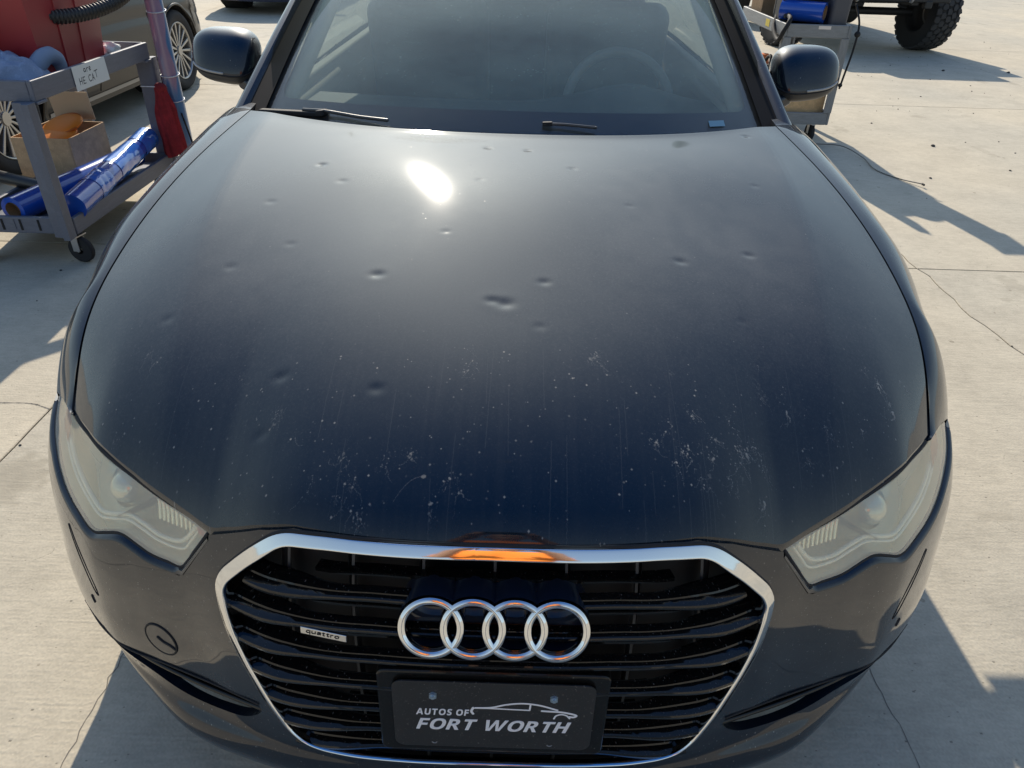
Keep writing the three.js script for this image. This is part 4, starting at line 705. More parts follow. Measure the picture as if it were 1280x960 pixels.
{
  const c = thing('utility_cart', 'grey plastic two shelf utility cart with a paper sign on its upper rim', 'cart');
  const X0 = -2.56, X1 = -2.045, Z0 = -3.62, Z1 = -2.50;
  part(c, 'upper_shelf', tray(X0, X1, Z0, Z1, .742, .828, .762), greyPlastic);
  part(c, 'lower_shelf', [...tray(X0, X1, Z0, Z1, .148, .228, .168), ...[-2.09, -2.20, -2.31, -2.42].map((x) => boxG(.006, .05, .004, x - .02, .19, Z1 + .001))], greyPlastic);
  part(c, 'slot', [-2.135, -2.215, -2.30, -2.385, -2.47].map((x) => boxG(.009, .052, .004, x, .190, Z1 + .0012)), mattBlack);
  for (const [x, z] of [[X1 - .045, Z1 - .035], [X1 - .045, Z0 + .035], [X0 + .045, Z1 - .035], [X0 + .045, Z0 + .035]]) {
    const sx = x > -2.3 ? 1 : -1, sz = z > -3 ? 1 : -1;
    // an angle-shaped post with a rounded outer corner
    const s = new THREE.Shape(); const w = .092, t = .03, r = .022; s.moveTo(-w, 0); s.lineTo(-r, 0); s.quadraticCurveTo(0, 0, 0, -r); s.lineTo(0, -w * .75); s.lineTo(-t, -w * .75); s.lineTo(-t - .012, -t - .012); s.lineTo(-w, -t); s.closePath();
    const g = new THREE.ExtrudeGeometry(s, { depth: .60, bevelEnabled: false, curveSegments: 6 }); g.rotateX(-Math.PI / 2); g.translate(0, .146, 0);
    g.scale(sx, 1, sz); g.translate(x + sx * .047, 0, z + sz * .037);
    if (sx * sz < 0) { const q = g.index ? g.toNonIndexed() : g, a = q.attributes; for (const k of ['position', 'normal', 'uv']) { const m = a[k].itemSize, r = a[k].array; for (let t = 0; t < a.position.count; t += 3) for (let j = 0; j < m; j++) { const x = r[(t + 1) * m + j]; r[(t + 1) * m + j] = r[(t + 2) * m + j]; r[(t + 2) * m + j] = x; } } q.computeVertexNormals(); part(c, 'post', q, greyPlastic); } else { g.computeVertexNormals(); part(c, 'post', g, greyPlastic); }
    part(c, 'collar', boxG(.10, .012, .075, x + sx * .001, .738, z, .003), greyPlastic);
    caster(c, x, z, .063, sx * .4 + sz);
  }
  const signMap = (() => { const cv = document.createElement('canvas'); cv.width = 512; cv.height = 192; const q = cv.getContext('2d'); q.fillStyle = '#d9dcd8'; q.fillRect(0, 0, 512, 192); q.strokeStyle = '#23262c'; q.lineWidth = 7; q.lineCap = 'round';
    const st = (a) => { q.beginPath(); a.forEach(([x, y], i) => i ? q.lineTo(x, y) : q.moveTo(x, y)); q.stroke(); };
    // two handwritten lines
    st([[178, 40], [160, 38], [152, 52], [160, 64], [176, 58], [178, 40], [180, 66]]); st([[200, 66], [200, 40]]); st([[200, 48], [212, 38], [222, 40]]); st([[238, 52], [258, 50], [256, 38], [242, 38], [236, 52], [242, 66], [260, 62]]);
    st([[66, 100], [66, 150]]); st([[66, 126], [98, 124]]); st([[98, 98], [98, 150]]); st([[118, 100], [118, 150], [148, 150]]); st([[118, 100], [146, 100]]); st([[118, 126], [140, 126]]);
    st([[238, 104], [218, 98], [202, 112], [202, 136], [216, 150], [238, 144]]); st([[252, 150], [268, 100], [286, 150]]); st([[258, 132], [280, 132]]); st([[300, 84], [352, 80]]); st([[326, 82], [322, 136]]);
    const t = new THREE.CanvasTexture(cv); t.colorSpace = THREE.SRGBColorSpace; return t; })();
  const sg = thing('paper_sign', 'white paper label with two handwritten lines taped to the cart rim', 'sign');
  part(sg, 'paper', grid(10, 3, (u, v) => [X1 + .003 + .003 * Math.sin(u * 5) * v, lerp(.723, .8285, v), lerp(-2.822, -3.135, u)], false), std([1, 1, 1], .9, 0, { map: signMap, side: THREE.DoubleSide }));
  // on the upper shelf
  const bin = thing('plastic_bin', 'tall dark red plastic bin standing on the upper shelf of the left cart', 'bin');
  const foot = [[-2.205, -2.885], [-2.190, -3.06], [-2.190, -3.22], [-2.20, -3.435], [-2.49, -3.435], [-2.51, -2.885]], cx = -2.35, cz = -3.16;
  const bp = (k, y) => { const t = (y - .775) / .42, p = foot[k]; return [cx + (p[0] - cx) * (1 + .16 * t), y, cz + (p[1] - cz) * (1 + .22 * t)]; };
  { const pos = []; const n = foot.length; for (let k = 0; k < n; k++) { const a = bp(k, .775), b = bp((k + 1) % n, .775), e = bp((k + 1) % n, 1.195), d = bp(k, 1.195); pos.push(...a, ...e, ...b, ...a, ...d, ...e); }
    for (let k = 1; k < n - 1; k++) pos.push(...bp(0, .776), ...bp(k, .776), ...bp(k + 1, .776));
    const g = new THREE.BufferGeometry(); g.setAttribute('position', new THREE.Float32BufferAttribute(pos, 3)); g.computeVertexNormals();
    const redM = std([.30, .022, .026], .42); redM.side = THREE.DoubleSide;
    part(bin, 'body', g, redM);
    part(bin, 'rim', tube(foot.map((_, k) => bp(k, 1.195)), .014, 60, 8, true), redM);
    part(bin, 'corner_rib', [1, 2].map((k) => bar(bp(k, .78), bp(k, 1.18), .010, .010, .003)), redM); }
  const tb = thing('cardboard_box', 'tan cardboard box on the upper shelf behind the blue rag', 'box', [-2.50, .773, -2.80], 0, undefined);
  part(tb, 'carton', boxG(.12, .30, .15, 0, .15, 0, .003), cardboard); part(tb, 'tape', boxG(.122, .302, .03, 0, .15, 0, .003), std([.45, .34, .2], .3));
  const rag = thing('rag', 'crumpled pale blue cloth heaped on the near end of the upper shelf', 'cloth');
  { const g = grid(90, 90, (u, v) => { const a = u * 2 - 1, b = v * 2 - 1, r = Math.min(1, Math.hypot(a, b)), x = a * .165 + .02 * Math.sin(b * 4), z = b * .20 + .02 * Math.sin(a * 5);
      const fold = .022 * Math.pow(Math.abs(Math.sin(a * 5.2 + b * 2.4 + 1.2 * Math.sin(b * 3))), .6) + .014 * Math.abs(Math.sin(a * 3 - b * 7.5 + 1)) + .006 * Math.sin(a * 17 + b * 11);
      return [-2.29 + x, .776 + .095 * Math.pow(Math.max(0, 1 - r * r), .7) + fold * (1 - r * r * .6), -2.735 + z, u * .8, v * .8]; }); part(rag, 'fold', g, std([1, 1, 1], .95, 0, { map: wornTex([.25, .31, .42], .35), side: THREE.DoubleSide }));
    part(rag, 'corner', tube([[-2.22, .80, -2.80], [-2.18, .865, -2.88], [-2.19, .84, -2.97], [-2.20, .80, -3.0]], .038, 24, 8), std([.26, .32, .42], .95)); }
  const roll = thing('tape_roll', 'white tape roll lying beside the blue rag on the cart', 'tape', [-2.475, .90, -2.70], .5);
  { const g = new THREE.TorusGeometry(.045, .014, 10, 30); g.scale(1, 1, 1.7); g.rotateX(-.7); part(roll, 'tape', g, std([.62, .63, .60], .4)); const k = cylG(.034, .034, .045, 24, true); k.rotateX(Math.PI / 2 - .7); part(roll, 'core', k, coreCard); }
  const wad = thing('paper_wad', 'small white crumpled paper on the far end of the upper shelf', 'paper', [-2.19, .80, -3.50]);
  { const g = new THREE.IcosahedronGeometry(.04, 4), p = g.attributes.position; for (let i = 0; i < p.count; i++) { const f = 1 + .16 * Math.sin(p.getX(i) * 130) * Math.sin(p.getY(i) * 150 + 1) + .1 * Math.sin(p.getZ(i) * 210); p.setXYZ(i, p.getX(i) * f * 1.3, p.getY(i) * f, p.getZ(i) * f * 1.2); } g.computeVertexNormals(); part(wad, 'sheet', g, std([.8, .79, .74], .9)); }
  const hose = thing('corrugated_hose', 'black corrugated hose looped over the red bin', 'hose');
  { const pts = [[-2.53, .80, -2.62], [-2.56, .93, -2.66], [-2.47, 1.035, -2.78], [-2.33, 1.043, -2.90], [-2.17, 1.008, -3.06], [-2.05, 1.03, -3.24], [-1.99, 1.085, -3.40], [-2.02, 1.16, -3.56], [-2.14, 1.16, -3.66], [-2.3, 1.1, -3.6], [-2.36, 1.21, -3.46]];
    const c2 = new THREE.CatmullRomCurve3(pts.map((p) => V(...p)), false, 'centripetal'), n = 420, m = 14, fr = c2.computeFrenetFrames(n, false), pos = [], idx = [];
    for (let i = 0; i <= n; i++) { const p = c2.getPointAt(i / n), r = .031 * (1 + .08 * ((i % 4) < 2 ? 1 : -1)); for (let k = 0; k <= m; k++) { const a = k / m * 6.28319, x = Math.cos(a) * r, y = Math.sin(a) * r; pos.push(p.x + fr.normals[i].x * x + fr.binormals[i].x * y, p.y + fr.normals[i].y * x + fr.binormals[i].y * y, p.z + fr.normals[i].z * x + fr.binormals[i].z * y); } }
    for (let i = 0; i < n; i++) for (let k = 0; k < m; k++) { const a = i * (m + 1) + k, b = a + m + 1; idx.push(a, b, a + 1, a + 1, b, b + 1); }
    const g = new THREE.BufferGeometry(); g.setAttribute('position', new THREE.Float32BufferAttribute(pos, 3)); g.setIndex(idx); g.computeVertexNormals(); part(hose, 'tube', g, std([.022, .021, .020], .5)); }
  // on the lower shelf
  const box = thing('cardboard_box', 'open cardboard box holding orange pads on the lower shelf', 'box');
  { const x0 = -2.635, x1 = -2.335, z0 = -3.49, z1 = -3.115, y0 = .179, y1 = .425, t = .006;
    part(box, 'wall', [boxG(t, y1 - y0, z1 - z0, x1, (y0 + y1) / 2, (z0 + z1) / 2), boxG(t, y1 - y0, z1 - z0, x0, (y0 + y1) / 2, (z0 + z1) / 2), boxG(x1 - x0 - t, y1 - y0, t, (x0 + x1) / 2, (y0 + y1) / 2, z1), boxG(x1 - x0 - t, y1 - y0, t, (x0 + x1) / 2, (y0 + y1) / 2, z0), boxG(x1 - x0 - t, .004, z1 - z0 - t, (x0 + x1) / 2, y0 + .004, (z0 + z1) / 2)], cardboard);
    const fl = new THREE.BoxGeometry(.22, .15, .005); fl.translate(0, .075, 0); fl.rotateX(.12); fl.translate(-2.485, y1 + .012, z0 - .004); part(box, 'flap', fl, std([.55, .42, .28], .85));
    const orange = std([.85, .25, .02], .55), lens = (x, y, z, rx, rz, s) => { const g = new THREE.SphereGeometry(1, 36, 16); g.scale(.115 * s, .028, .10 * s); g.rotateX(rx); g.rotateZ(rz); g.translate(x, y, z); return g; };
    for (const [i, a] of [[-2.475, .440, -3.33, .35, .18, 1], [-2.49, .402, -3.26, .28, .1, 1.05], [-2.49, .372, -3.28, .3, -.05, 1.0]].entries()) { const pd2 = thing('foam_pad', ['round orange foam pad on top of the stack in the open box', 'round orange foam pad in the middle of the stack in the open box', 'round orange foam pad lowest of the stack in the open box'][i], 'pad'); part(pd2, 'disc', lens(...a), orange); const e = new THREE.TorusGeometry(.104 * a[5], .008, 8, 40); e.rotateX(Math.PI / 2 + a[3]); e.rotateZ(a[4]); e.translate(a[0], a[1], a[2]); part(pd2, 'edge', e, std([.55, .13, .015], .6)); } }
  const filmRoll = (label, a, b, r, open) => { const o = thing('film_roll', label, 'roll', undefined, 0, undefined); const A = V(...a), D = V(...b).sub(A).normalize(); part(o, 'film', [rod(a, b, r, 36, r * .985, true), ...[0, 1].map((k) => { const g = new THREE.RingGeometry(r * .62, r, 36); g.applyQuaternion(new THREE.Quaternion().setFromUnitVectors(V(0, 0, 1), D.clone().multiplyScalar(k ? 1 : -1))); const p = k ? V(...b) : A; g.translate(p.x, p.y, p.z); return g; })], blueFilm); if (open) part(o, 'core', [rod(a, b, r * .62, 28, r * .62, true), rod(A.clone().addScaledVector(D, -.004).toArray(), b, r * .60, 28, r * .6, true)], coreCard); else part(o, 'end_cap', rod(A.clone().addScaledVector(D, .001).toArray(), b, r * .63, 28, r * .63), blueFilm); return o; };
  filmRoll('blue plastic film roll on the lower shelf, its open cardboard core facing left', [-2.345, .242, -2.545], [-2.165, .262, -3.42], .062, true);
  const r2 = filmRoll('blue film roll leaning across the other roll on the lower shelf', [-2.085, .250, -2.585], [-2.150, .318, -3.585], .062);
  part(r2, 'loose_wrap', [[.2, .35, .0], [.45, .75, .35], [.8, .99, -.2]].map(([t0, t1, ph]) => { const A = V(-2.085, .250, -2.585), Bq = V(-2.150, .318, -3.585), D = Bq.clone().sub(A).normalize(), e1 = V(1, 0, 0).cross(D).normalize(), e2 = D.clone().cross(e1); return grid(16, 20, (u, v) => { const t = lerp(t0, t1, u), a = ph + v * 3.4 - 1.2, r = .0635 + .0012 * Math.abs(Math.sin(u * 9 + v * 5)) + .0012 * Math.sin(v * 13 + u * 4); const p = A.clone().lerp(Bq, t).addScaledVector(e1, Math.cos(a) * r).addScaledVector(e2, Math.sin(a) * r); return [p.x, p.y, p.z]; }); }), phys([.03, .16, .62], { roughness: .12, clearcoat: 1, clearcoatRoughness: .05, side: THREE.DoubleSide }));
  const bt = thing('rubber_tube', 'thick black rubber tube lying at the left of the blue rolls', 'tube'); part(bt, 'tube', tube([[-2.72, .262, -3.0], [-2.6, .258, -2.95], [-2.49, .25, -2.92], [-2.40, .24, -2.90]], .032, 30, 14), std([.02, .02, .02], .35)); part(bt, 'end', new THREE.TorusGeometry(.026, .008, 8, 24).rotateY(Math.PI / 2 - .25).translate(-2.372, .236, -2.895), rubber);
  // roll strapped upright to the far post with a red cloth
  const pole = thing('wrapped_roll', 'tall roll wrapped in blue and pink plastic strapped upright to the cart', 'roll');
  const pn = noiseTile([256, 512], [6, 10], 51), pn2 = noiseTile([256, 512], [40, 16], 52);
  const wrapMap = tex(256, 512, (x, y, o, i) => { const k = clamp(sstep(.45, .62, pn[i] * .5 + sstep(.62, .42, x / 256 + .05 * Math.sin(y * .05)) * .55 * sstep(.25, .55, y / 512)) + .25 * (pn2[i] - .5), 0, 1); o[0] = lerp(.085, .34, k); o[1] = lerp(.20, .22, k); o[2] = lerp(.38, .30, k); });
  wrapMap.offset.x = 0.36; const pg = rod([-1.975, .14, -3.672], [-1.985, 1.36, -3.672], .046, 30); pg.rotateY(0); part(pole, 'film', pg, phys([1, 1, 1], { map: wrapMap, roughness: .3, clearcoat: .6, clearcoatRoughness: .15 }));
  part(pole, 'core', rod([-1.985, 1.355, -3.672], [-1.985, 1.39, -3.672], .03, 20), coreCard);
  for (const [y, r] of [[.52, .0495], [.655, .05], [.98, .049]]) { const t = new THREE.TorusGeometry(r, .0028, 6, 40); t.rotateX(Math.PI / 2 + .15); t.translate(-1.978, y, -3.672); part(pole, 'zip_tie', t, std([.65, .66, .68], .35)); }
  const tiePost = new THREE.TorusGeometry(.062, .003, 6, 40); tiePost.scale(1, .8, 1); tiePost.rotateX(Math.PI / 2 - .2); tiePost.translate(-2.06, .60, -3.60); part(pole, 'zip_tie', tiePost, std([.65, .66, .68], .35));
  part(pole, 'tail', tube([[-1.94, .45, -3.63], [-1.915, .36, -3.61], [-1.895, .27, -3.60]], .005, 14, 6), mattBlack);
  const red = thing('red_cloth', 'folded red cloth hanging on the roll at the cart corner', 'cloth');
  part(red, 'fold', grid(30, 40, (u, v) => { const a = u * Math.PI * 2, w = .030 + .024 * sstep(0, .35, v) + .008 * v, d = .022; const rip = 1 + .16 * Math.sin(a * 7 + v * 3) + .10 * Math.sin(a * 13 - v * 5); return [-2.005 + Math.cos(a) * w * rip + .012 * v, lerp(.60, .225, v) + .012 * Math.sin(a * 2), -3.575 + Math.sin(a) * d * rip]; }), std([1, 1, 1], .95, 0, { map: wornTex([.24, .016, .022], .5), side: THREE.DoubleSide }));
  part(red, 'top', new THREE.SphereGeometry(.036, 16, 10).scale(1, .8, .7).translate(-2.005, .60, -3.575), ropeRed);
}

// ------------------------------------------------------------------ utility cart at the right behind the mirror
{
  const c = thing('utility_cart', 'light grey metal utility cart standing behind the right door mirror', 'cart', [0, 0, 0], 0);
  const X0 = 1.945, X1 = 2.435, Z0 = -6.40, Z1 = -5.18;
  part(c, 'upper_shelf', tray(X0, X1, Z0, Z1, .765, .855, .785), greyPlastic2);
  part(c, 'lower_shelf', tray(X0, X1, Z0, Z1, .150, .240, .17), greyPlastic2);
  for (const [x, z] of [[X0 + .03, Z1 - .03], [X1 - .03, Z1 - .03], [X0 + .03, Z0 + .03], [X1 - .03, Z0 + .03]]) { part(c, 'post', [boxG(.06, .525, .012, x, .5025, z + (z > -5.8 ? .03 : -.03), .003), boxG(.012, .525, .045, x + (x > 2.2 ? .026 : -.026), .5025, z, .003)], greyPlastic2); caster(c, x + (x > 2.2 ? -.06 : .02), z - .05 * Math.sign(z + 5.8), .07, .8 + x); }
  part(c, 'label', boxG(.002, .05, .10, X0 - .001, .812, -5.62), std([.55, .42, .05], .7), 'yellow label on the left rim'); part(c, 'label', boxG(.09, .022, .002, 2.235, .835, Z1 + .001), std([.7, .62, .55], .7), 'white barcode label on the front rim');
  const b1 = thing('film_roll', 'blue film roll lying on top of the right cart, brown core showing', 'roll');
  part(b1, 'film', [rod([1.97, .925, -5.42], [2.235, .925, -5.25], .07, 34, .07, true), (() => { const g = new THREE.RingGeometry(.048, .07, 34); g.rotateY(1.0); g.translate(2.2355, .925, -5.2497); return g; })()], blueFilm); part(b1, 'core', rod([1.97, .925, -5.42], [2.237, .925, -5.2487], .048, 26, .048, true), coreCard);
  const gb = thing('storage_tub', 'dark grey tub standing on the right end of the right cart', 'tub', [2.345, .797, -5.36]); { const g = new RoundedBoxGeometry(.15, .70, .26, 3, .03), p = g.attributes.position; for (let i = 0; i < p.count; i++) { const k = 1 + .18 * (p.getY(i) / .7); p.setX(i, p.getX(i) * k); p.setZ(i, p.getZ(i) * k); } g.computeVertexNormals(); g.translate(0, .35, 0); part(gb, 'body', g, std([.06, .06, .07], .5)); part(gb, 'rim', boxG(.185, .025, .31, 0, .70, 0, .008), std([.05, .05, .055], .5)); }
  const wr = thing('wrapped_roll', 'grey wrapped roll standing upright in the middle of the right cart', 'roll', [2.16, .796, -5.9]); part(wr, 'film', rod([0, 0, 0], [.03, .62, .03], .06, 24), std([.12, .12, .13], .4)); part(wr, 'core', rod([.03, .62, .03], [.031, .64, .031], .035, 18), coreCard);
  const cs = thing('tool_case', 'tall black case standing at the near left corner of the right cart', 'case', [1.985, .797, -5.46]); part(cs, 'body', boxG(.06, .64, .16, 0, .32, 0, .02), std([.016, .015, .015], .6)); part(cs, 'handle', new THREE.TorusGeometry(.045, .009, 8, 20, Math.PI).rotateY(Math.PI / 2).translate(0, .64, 0), mattBlack);
  const dfl = thing('duffel_bag', 'dark soft bag heaped in the middle of the right cart', 'bag', [2.18, .796, -5.56]); { const g = new RoundedBoxGeometry(.42, .54, .24, 6, .11), p = g.attributes.position; for (let i = 0; i < p.count; i++) { const f = 1 + .07 * Math.sin(p.getX(i) * 19 + p.getY(i) * 23) * Math.sin(p.getZ(i) * 17); p.setXYZ(i, p.getX(i) * f, p.getY(i) * f, p.getZ(i) * f); } g.computeVertexNormals(); g.translate(0, .27, 0); part(dfl, 'body', g, std([.02, .02, .022], .85)); part(dfl, 'strap', tube([[-.08, .5, .06], [-.03, .56, .05], [.05, .56, 0], [.09, .5, -.06]], .022, 24, 8), mattBlack); }
  const bag = thing('tool_bag', 'black bag with white lettering on the lower shelf of the right cart', 'bag', [2.06, .181, -5.60]);
  { const g = new RoundedBoxGeometry(.26, .32, .40, 6, .10), p = g.attributes.position; for (let i = 0; i < p.count; i++) { const f = 1 + .04 * Math.sin(p.getX(i) * 23 + p.getY(i) * 17) * Math.sin(p.getZ(i) * 19); p.setXYZ(i, p.getX(i) * f, p.getY(i) * f, p.getZ(i) * f); } g.computeVertexNormals(); g.translate(0, .16, 0); part(bag, 'body', g, std([.014, .012, .013], .8)); const t = lettering('An', droidBold, .10, .075, .004, .35); t.rotateZ(.35); t.rotateY(-.25); t.translate(-.045, .20, .205); part(bag, 'lettering', t, std([.7, .7, .72], .6)); part(bag, 'strap', tube([[-.08, .28, .15], [-.06, .40, .05], [-.07, .30, -.14]], .013, 24, 8), std([.015, .014, .014], .8)); }
  const oc = thing('orange_cap', 'small orange plastic cap behind the black bag', 'cap', [1.93, .30, -6.02], .5); part(oc, 'cap', cylG(.045, .055, .07, 20), std([.62, .14, .02], .5)); part(oc, 'lip', new THREE.TorusGeometry(.055, .008, 8, 24).rotateX(Math.PI / 2).translate(0, -.03, 0), std([.55, .12, .02], .5)); oc.position.set(1.99, .541 - .06, -5.72); oc.position.y = .54;
  const cb = thing('cardboard_box', 'cardboard box on the lower shelf of the right cart under the mirror', 'box', [2.23, .181, -5.40], 0); part(cb, 'carton', boxG(.33, .20, .30, 0, .10, 0, .003), std([1, 1, 1], .9, 0, { map: wornTex([.62, .40, .20], .3) })); part(cb, 'seam', boxG(.331, .004, .02, 0, .2, 0), cardInside);
  const strap = thing('bungee_cord', 'black elastic cord hanging down the right post of the right cart', 'cord'); part(strap, 'cord', tube([[2.47, .98, -5.30], [2.475, .86, -5.17], [2.472, .70, -5.155], [2.45, .52, -5.15], [2.44, .43, -5.15]], .008, 30, 6), mattBlack); part(strap, 'hook', [new THREE.SphereGeometry(.022, 10, 8).translate(2.475, .80, -5.16), new THREE.SphereGeometry(.016, 10, 8).translate(2.44, .45, -5.15)], mattBlack);
  const cable = thing('power_cord', 'black cord draped over the left corner of the right cart', 'cord'); part(cable, 'cord', tube([[1.99, .90, -5.30], [1.965, .875, -5.17], [1.93, .80, -5.16], [1.925, .74, -5.22], [1.93, .80, -5.4], [1.97, .88, -5.5]], .016, 40, 8), mattBlack); part(cable, 'plug', boxG(.04, .03, .05, 1.99, .89, -5.33, .008), mattBlack);
  const wire = thing('cable', 'thin grey cable trailing on the concrete beside the right cart', 'cable'); part(wire, 'wire', tube([[2.35, .006, -5.18], [2.52, .03, -5.05], [2.60, .012, -4.8], [2.58, .006, -4.5], [2.66, .006, -4.30], [2.74, .02, -4.15]], .004, 60, 6), std([.20, .18, .15], .6)); part(wire, 'end', boxG(.012, .012, .03, 2.745, .02, -4.135, .003), mattBlack);
  const hs = thing('long_box', 'long grey boxes stacked high at the far end of the right cart', 'box', [2.15, .796, -6.15], .1); part(hs, 'carton', boxG(.34, .62, .24, 0, .31, 0, .004), cardInside); part(hs, 'lid', boxG(.36, .05, .26, 0, .63, 0, .004), cardboard);
}

// ------------------------------------------------------------------ other vehicles
function saloon(name, label, pos, turn, paintM, wheelR, spokes) {   // nose towards -z, origin on the ground in the middle
  const o = thing(name, label, 'car', pos, turn), Wd = .90, zN = -2.33, zT = 2.33, zF = -1.335, zR = 1.335;
  const top = spline([zN, -2.0, -1.2, -.75, 0, 1.2, 1.8, zT], [.62, .80, .93, .97, .985, 1.0, 1.0, .88]);
  const pw = (z) => 1 - .30 * Math.pow(Math.max(0, (-z - 1.55) / .80), 2.4) - .22 * Math.pow(Math.max(0, (z - 1.65) / .70), 2.4);
  const ar = (z) => { let y = .20; for (const c of [zF, zR]) { const d = z - c, R = wheelR + .045; if (Math.abs(d) < R) y = Math.max(y, wheelR + Math.sqrt(R * R - d * d)); } return y; };
  const secX = (y, z) => { const t = top(z), k = (t - y) / (t - .2); return (Wd - .055 * Math.pow(1 - clamp(k / .55, 0, 1), 2.6) - .045 * sstep(.72, 1, k) - .012 * sstep(.30, .34, k) * (1 - sstep(.34, .5, k))) * pw(z); };
  for (const s of [-1, 1]) {
    part(o, 'body_side', grid(170, 26, (u, v) => { const z = lerp(zN, zT, u), y = lerp(top(z), ar(z), v); return [s * secX(y, z), y, z]; }, s < 0), paintM);
    part(o, 'sill_trim', grid(60, 2, (u, v) => { const z = lerp(-.88, .88, u), y = .235 + .028 * v; return [s * (secX(y, z) + .006), y, z]; }), std([.30, .29, .27], .35, .4));
    for (const c of [zF, zR]) { const R = wheelR + .045, pts = []; for (let k = 0; k <= 24; k++) { const a = -.25 + (Math.PI + .5) * k / 24, z = c + R * Math.cos(a), y = wheelR + R * Math.sin(a); if (y > .2) pts.push([s * (secX(y, z) + .002), y, z]); } part(o, 'arch_lip', tube(pts, .012, 40, 6), paintM);
      const lin = new THREE.CylinderGeometry(R, R, .30, 30, 1, true, 0, Math.PI); lin.rotateZ(Math.PI / 2); lin.rotateX(0); const l2 = lin; l2.translate(s * (Wd - .20), wheelR, c); part(o, 'wheel_liner', [new THREE.CylinderGeometry(R, R, .34, 30, 1, true).rotateZ(Math.PI / 2).translate(s * (Wd - .235), wheelR, c), new THREE.CircleGeometry(R, 30).rotateY(Math.PI / 2).translate(s * (Wd - .40), wheelR, c)], underside); }
    for (const z of [-.80, .18, 1.02]) part(o, 'door_seam', tube([.97, .85, .7, .55, .4, .28].map((y) => [s * (secX(y, z) + .0005), y, z + (z > 1 ? .12 * (1 - y) : 0)]), .0045, 24, 5), mattBlack);
    for (const z of [.0, .95]) part(o, 'door_handle', bar([s * (secX(.80, z) + .018), .80, z - .1], [s * (secX(.80, z) + .018), .80, z + .1], .02, .028, .008), paintM);
    part(o, 'headlight', grid(14, 6, (u, v) => { const z = lerp(-2.28, -1.85, u), y = lerp(top(z) - .03, top(z) - .12 - .02 * (1 - u), v); return [s * (secX(y, z) + .003), y, z]; }), phys([.6, .62, .62], { roughness: .08, clearcoat: 1 }));
    part(o, 'tail_light', grid(10, 6, (u, v) => { const z = lerp(1.98, 2.31, u), y = lerp(.84, .70, v); return [s * (secX(y, z) + .003), y, z]; }), phys([.25, .01, .01], { roughness: .1, clearcoat: 1 }));
    part(o, 'side_window', grid(40, 8, (u, v) => { const z = lerp(-.80, 1.75, u), base = top(z) + .01, tp = Math.min(1.40, base + Math.max(.01, Math.min((z + .86) * .62, (1.80 - z) * .72))), y = lerp(base, tp, v); return [s * (lerp(.795, .60, (y - .98) / .42)), y, z]; }), phys([.02, .022, .024], { roughness: .03, clearcoat: 1 }));
    const m = part(o, 'door_mirror', new RoundedBoxGeometry(.20, .13, .10, 3, .04).translate(s * .98, 1.03, -.58), paintM); m.userData = {};
  }
  part(o, 'hood', grid(20, 16, (u, v) => { const w = u * 2 - 1, z = lerp(zN, -.80, v); return [w * secX(top(z), z), top(z) + .045 * (1 - w * w), z]; }), paintM);
  part(o, 'front_bumper', [grid(20, 10, (u, v) => { const w = u * 2 - 1, y = lerp(.63, .2, v); return [w * secX(Math.min(y, top(zN)), zN), y + .02 * (1 - w * w) * (1 - v), zN - .14 * (1 - w * w) - .02 * Math.sin(v * 3)]; })], paintM);
  part(o, 'grille', boxG(.9, .16, .03, 0, .48, zN - .135, .02), mattBlack);
  part(o, 'rear_bumper', grid(20, 10, (u, v) => { const w = u * 2 - 1, y = lerp(.88, .2, v); return [w * secX(y, zT), y, zT + .10 * (1 - w * w)]; }, true), paintM);
  part(o, 'trunk_lid', grid(20, 8, (u, v) => { const w = u * 2 - 1, z = lerp(1.80, zT, v); return [w * secX(top(z), z), top(z) + .03 * (1 - w * w), z + .1 * (1 - w * w) * v]; }), paintM);
  part(o, 'roof', grid(16, 16, (u, v) => { const w = u * 2 - 1, z = lerp(-.12, 1.02, v); return [w * .605, 1.40 + .05 * (1 - w * w) * Math.sin(Math.PI * lerp(.25, .85, v)), z]; }), paintM);
  const gl = phys([.02, .022, .024], { roughness: .03, clearcoat: 1 });
  part(o, 'windshield', grid(16, 8, (u, v) => { const w = u * 2 - 1; return [w * lerp(.76, .60, v), lerp(.97, 1.41, v) + .03 * (1 - w * w), lerp(-.80, -.12, v) - .1 * (1 - w * w) * (1 - v)]; }), gl);
  part(o, 'rear_window', grid(16, 8, (u, v) => { const w = u * 2 - 1; return [w * lerp(.60, .76, v), lerp(1.41, 1.0, v) + .02 * (1 - w * w), lerp(1.02, 1.80, v)]; }), gl);
  part(o, 'underbody', boxG(1.5, .05, 4.3, 0, .22, 0), underside);
  const rimM = std([.40, .39, .37], .32, .75), w0 = wheel(wheelR, .225, wheelR * .715, spokes, rimM);
  for (const [x, z, r] of [[Wd - .115, zF, 0], [-Wd + .115, zF, Math.PI], [Wd - .115, zR, 0], [-Wd + .115, zR, Math.PI]]) { const w = w0.clone(); w.position.set(x, wheelR, z); w.rotation.y = r; o.add(w); }
  return o;
}
saloon('parked_car', 'dark grey parked car with many spoked alloy wheels behind the left cart', [-4.0, 0, -5.185], 0, phys([.016, .0135, .011], { roughness: .5, metalness: 0, specularIntensity: .4, clearcoat: .45, clearcoatRoughness: .06 }), .3375, 15);
saloon('parked_car', 'dark blue parked car at the far upper left edge of the lot', [-4.25, .0, -14.72], Math.PI, phys([.010, .016, .045], { roughness: .4, metalness: .4, clearcoat: 1, clearcoatRoughness: .06 }), .34, 9);

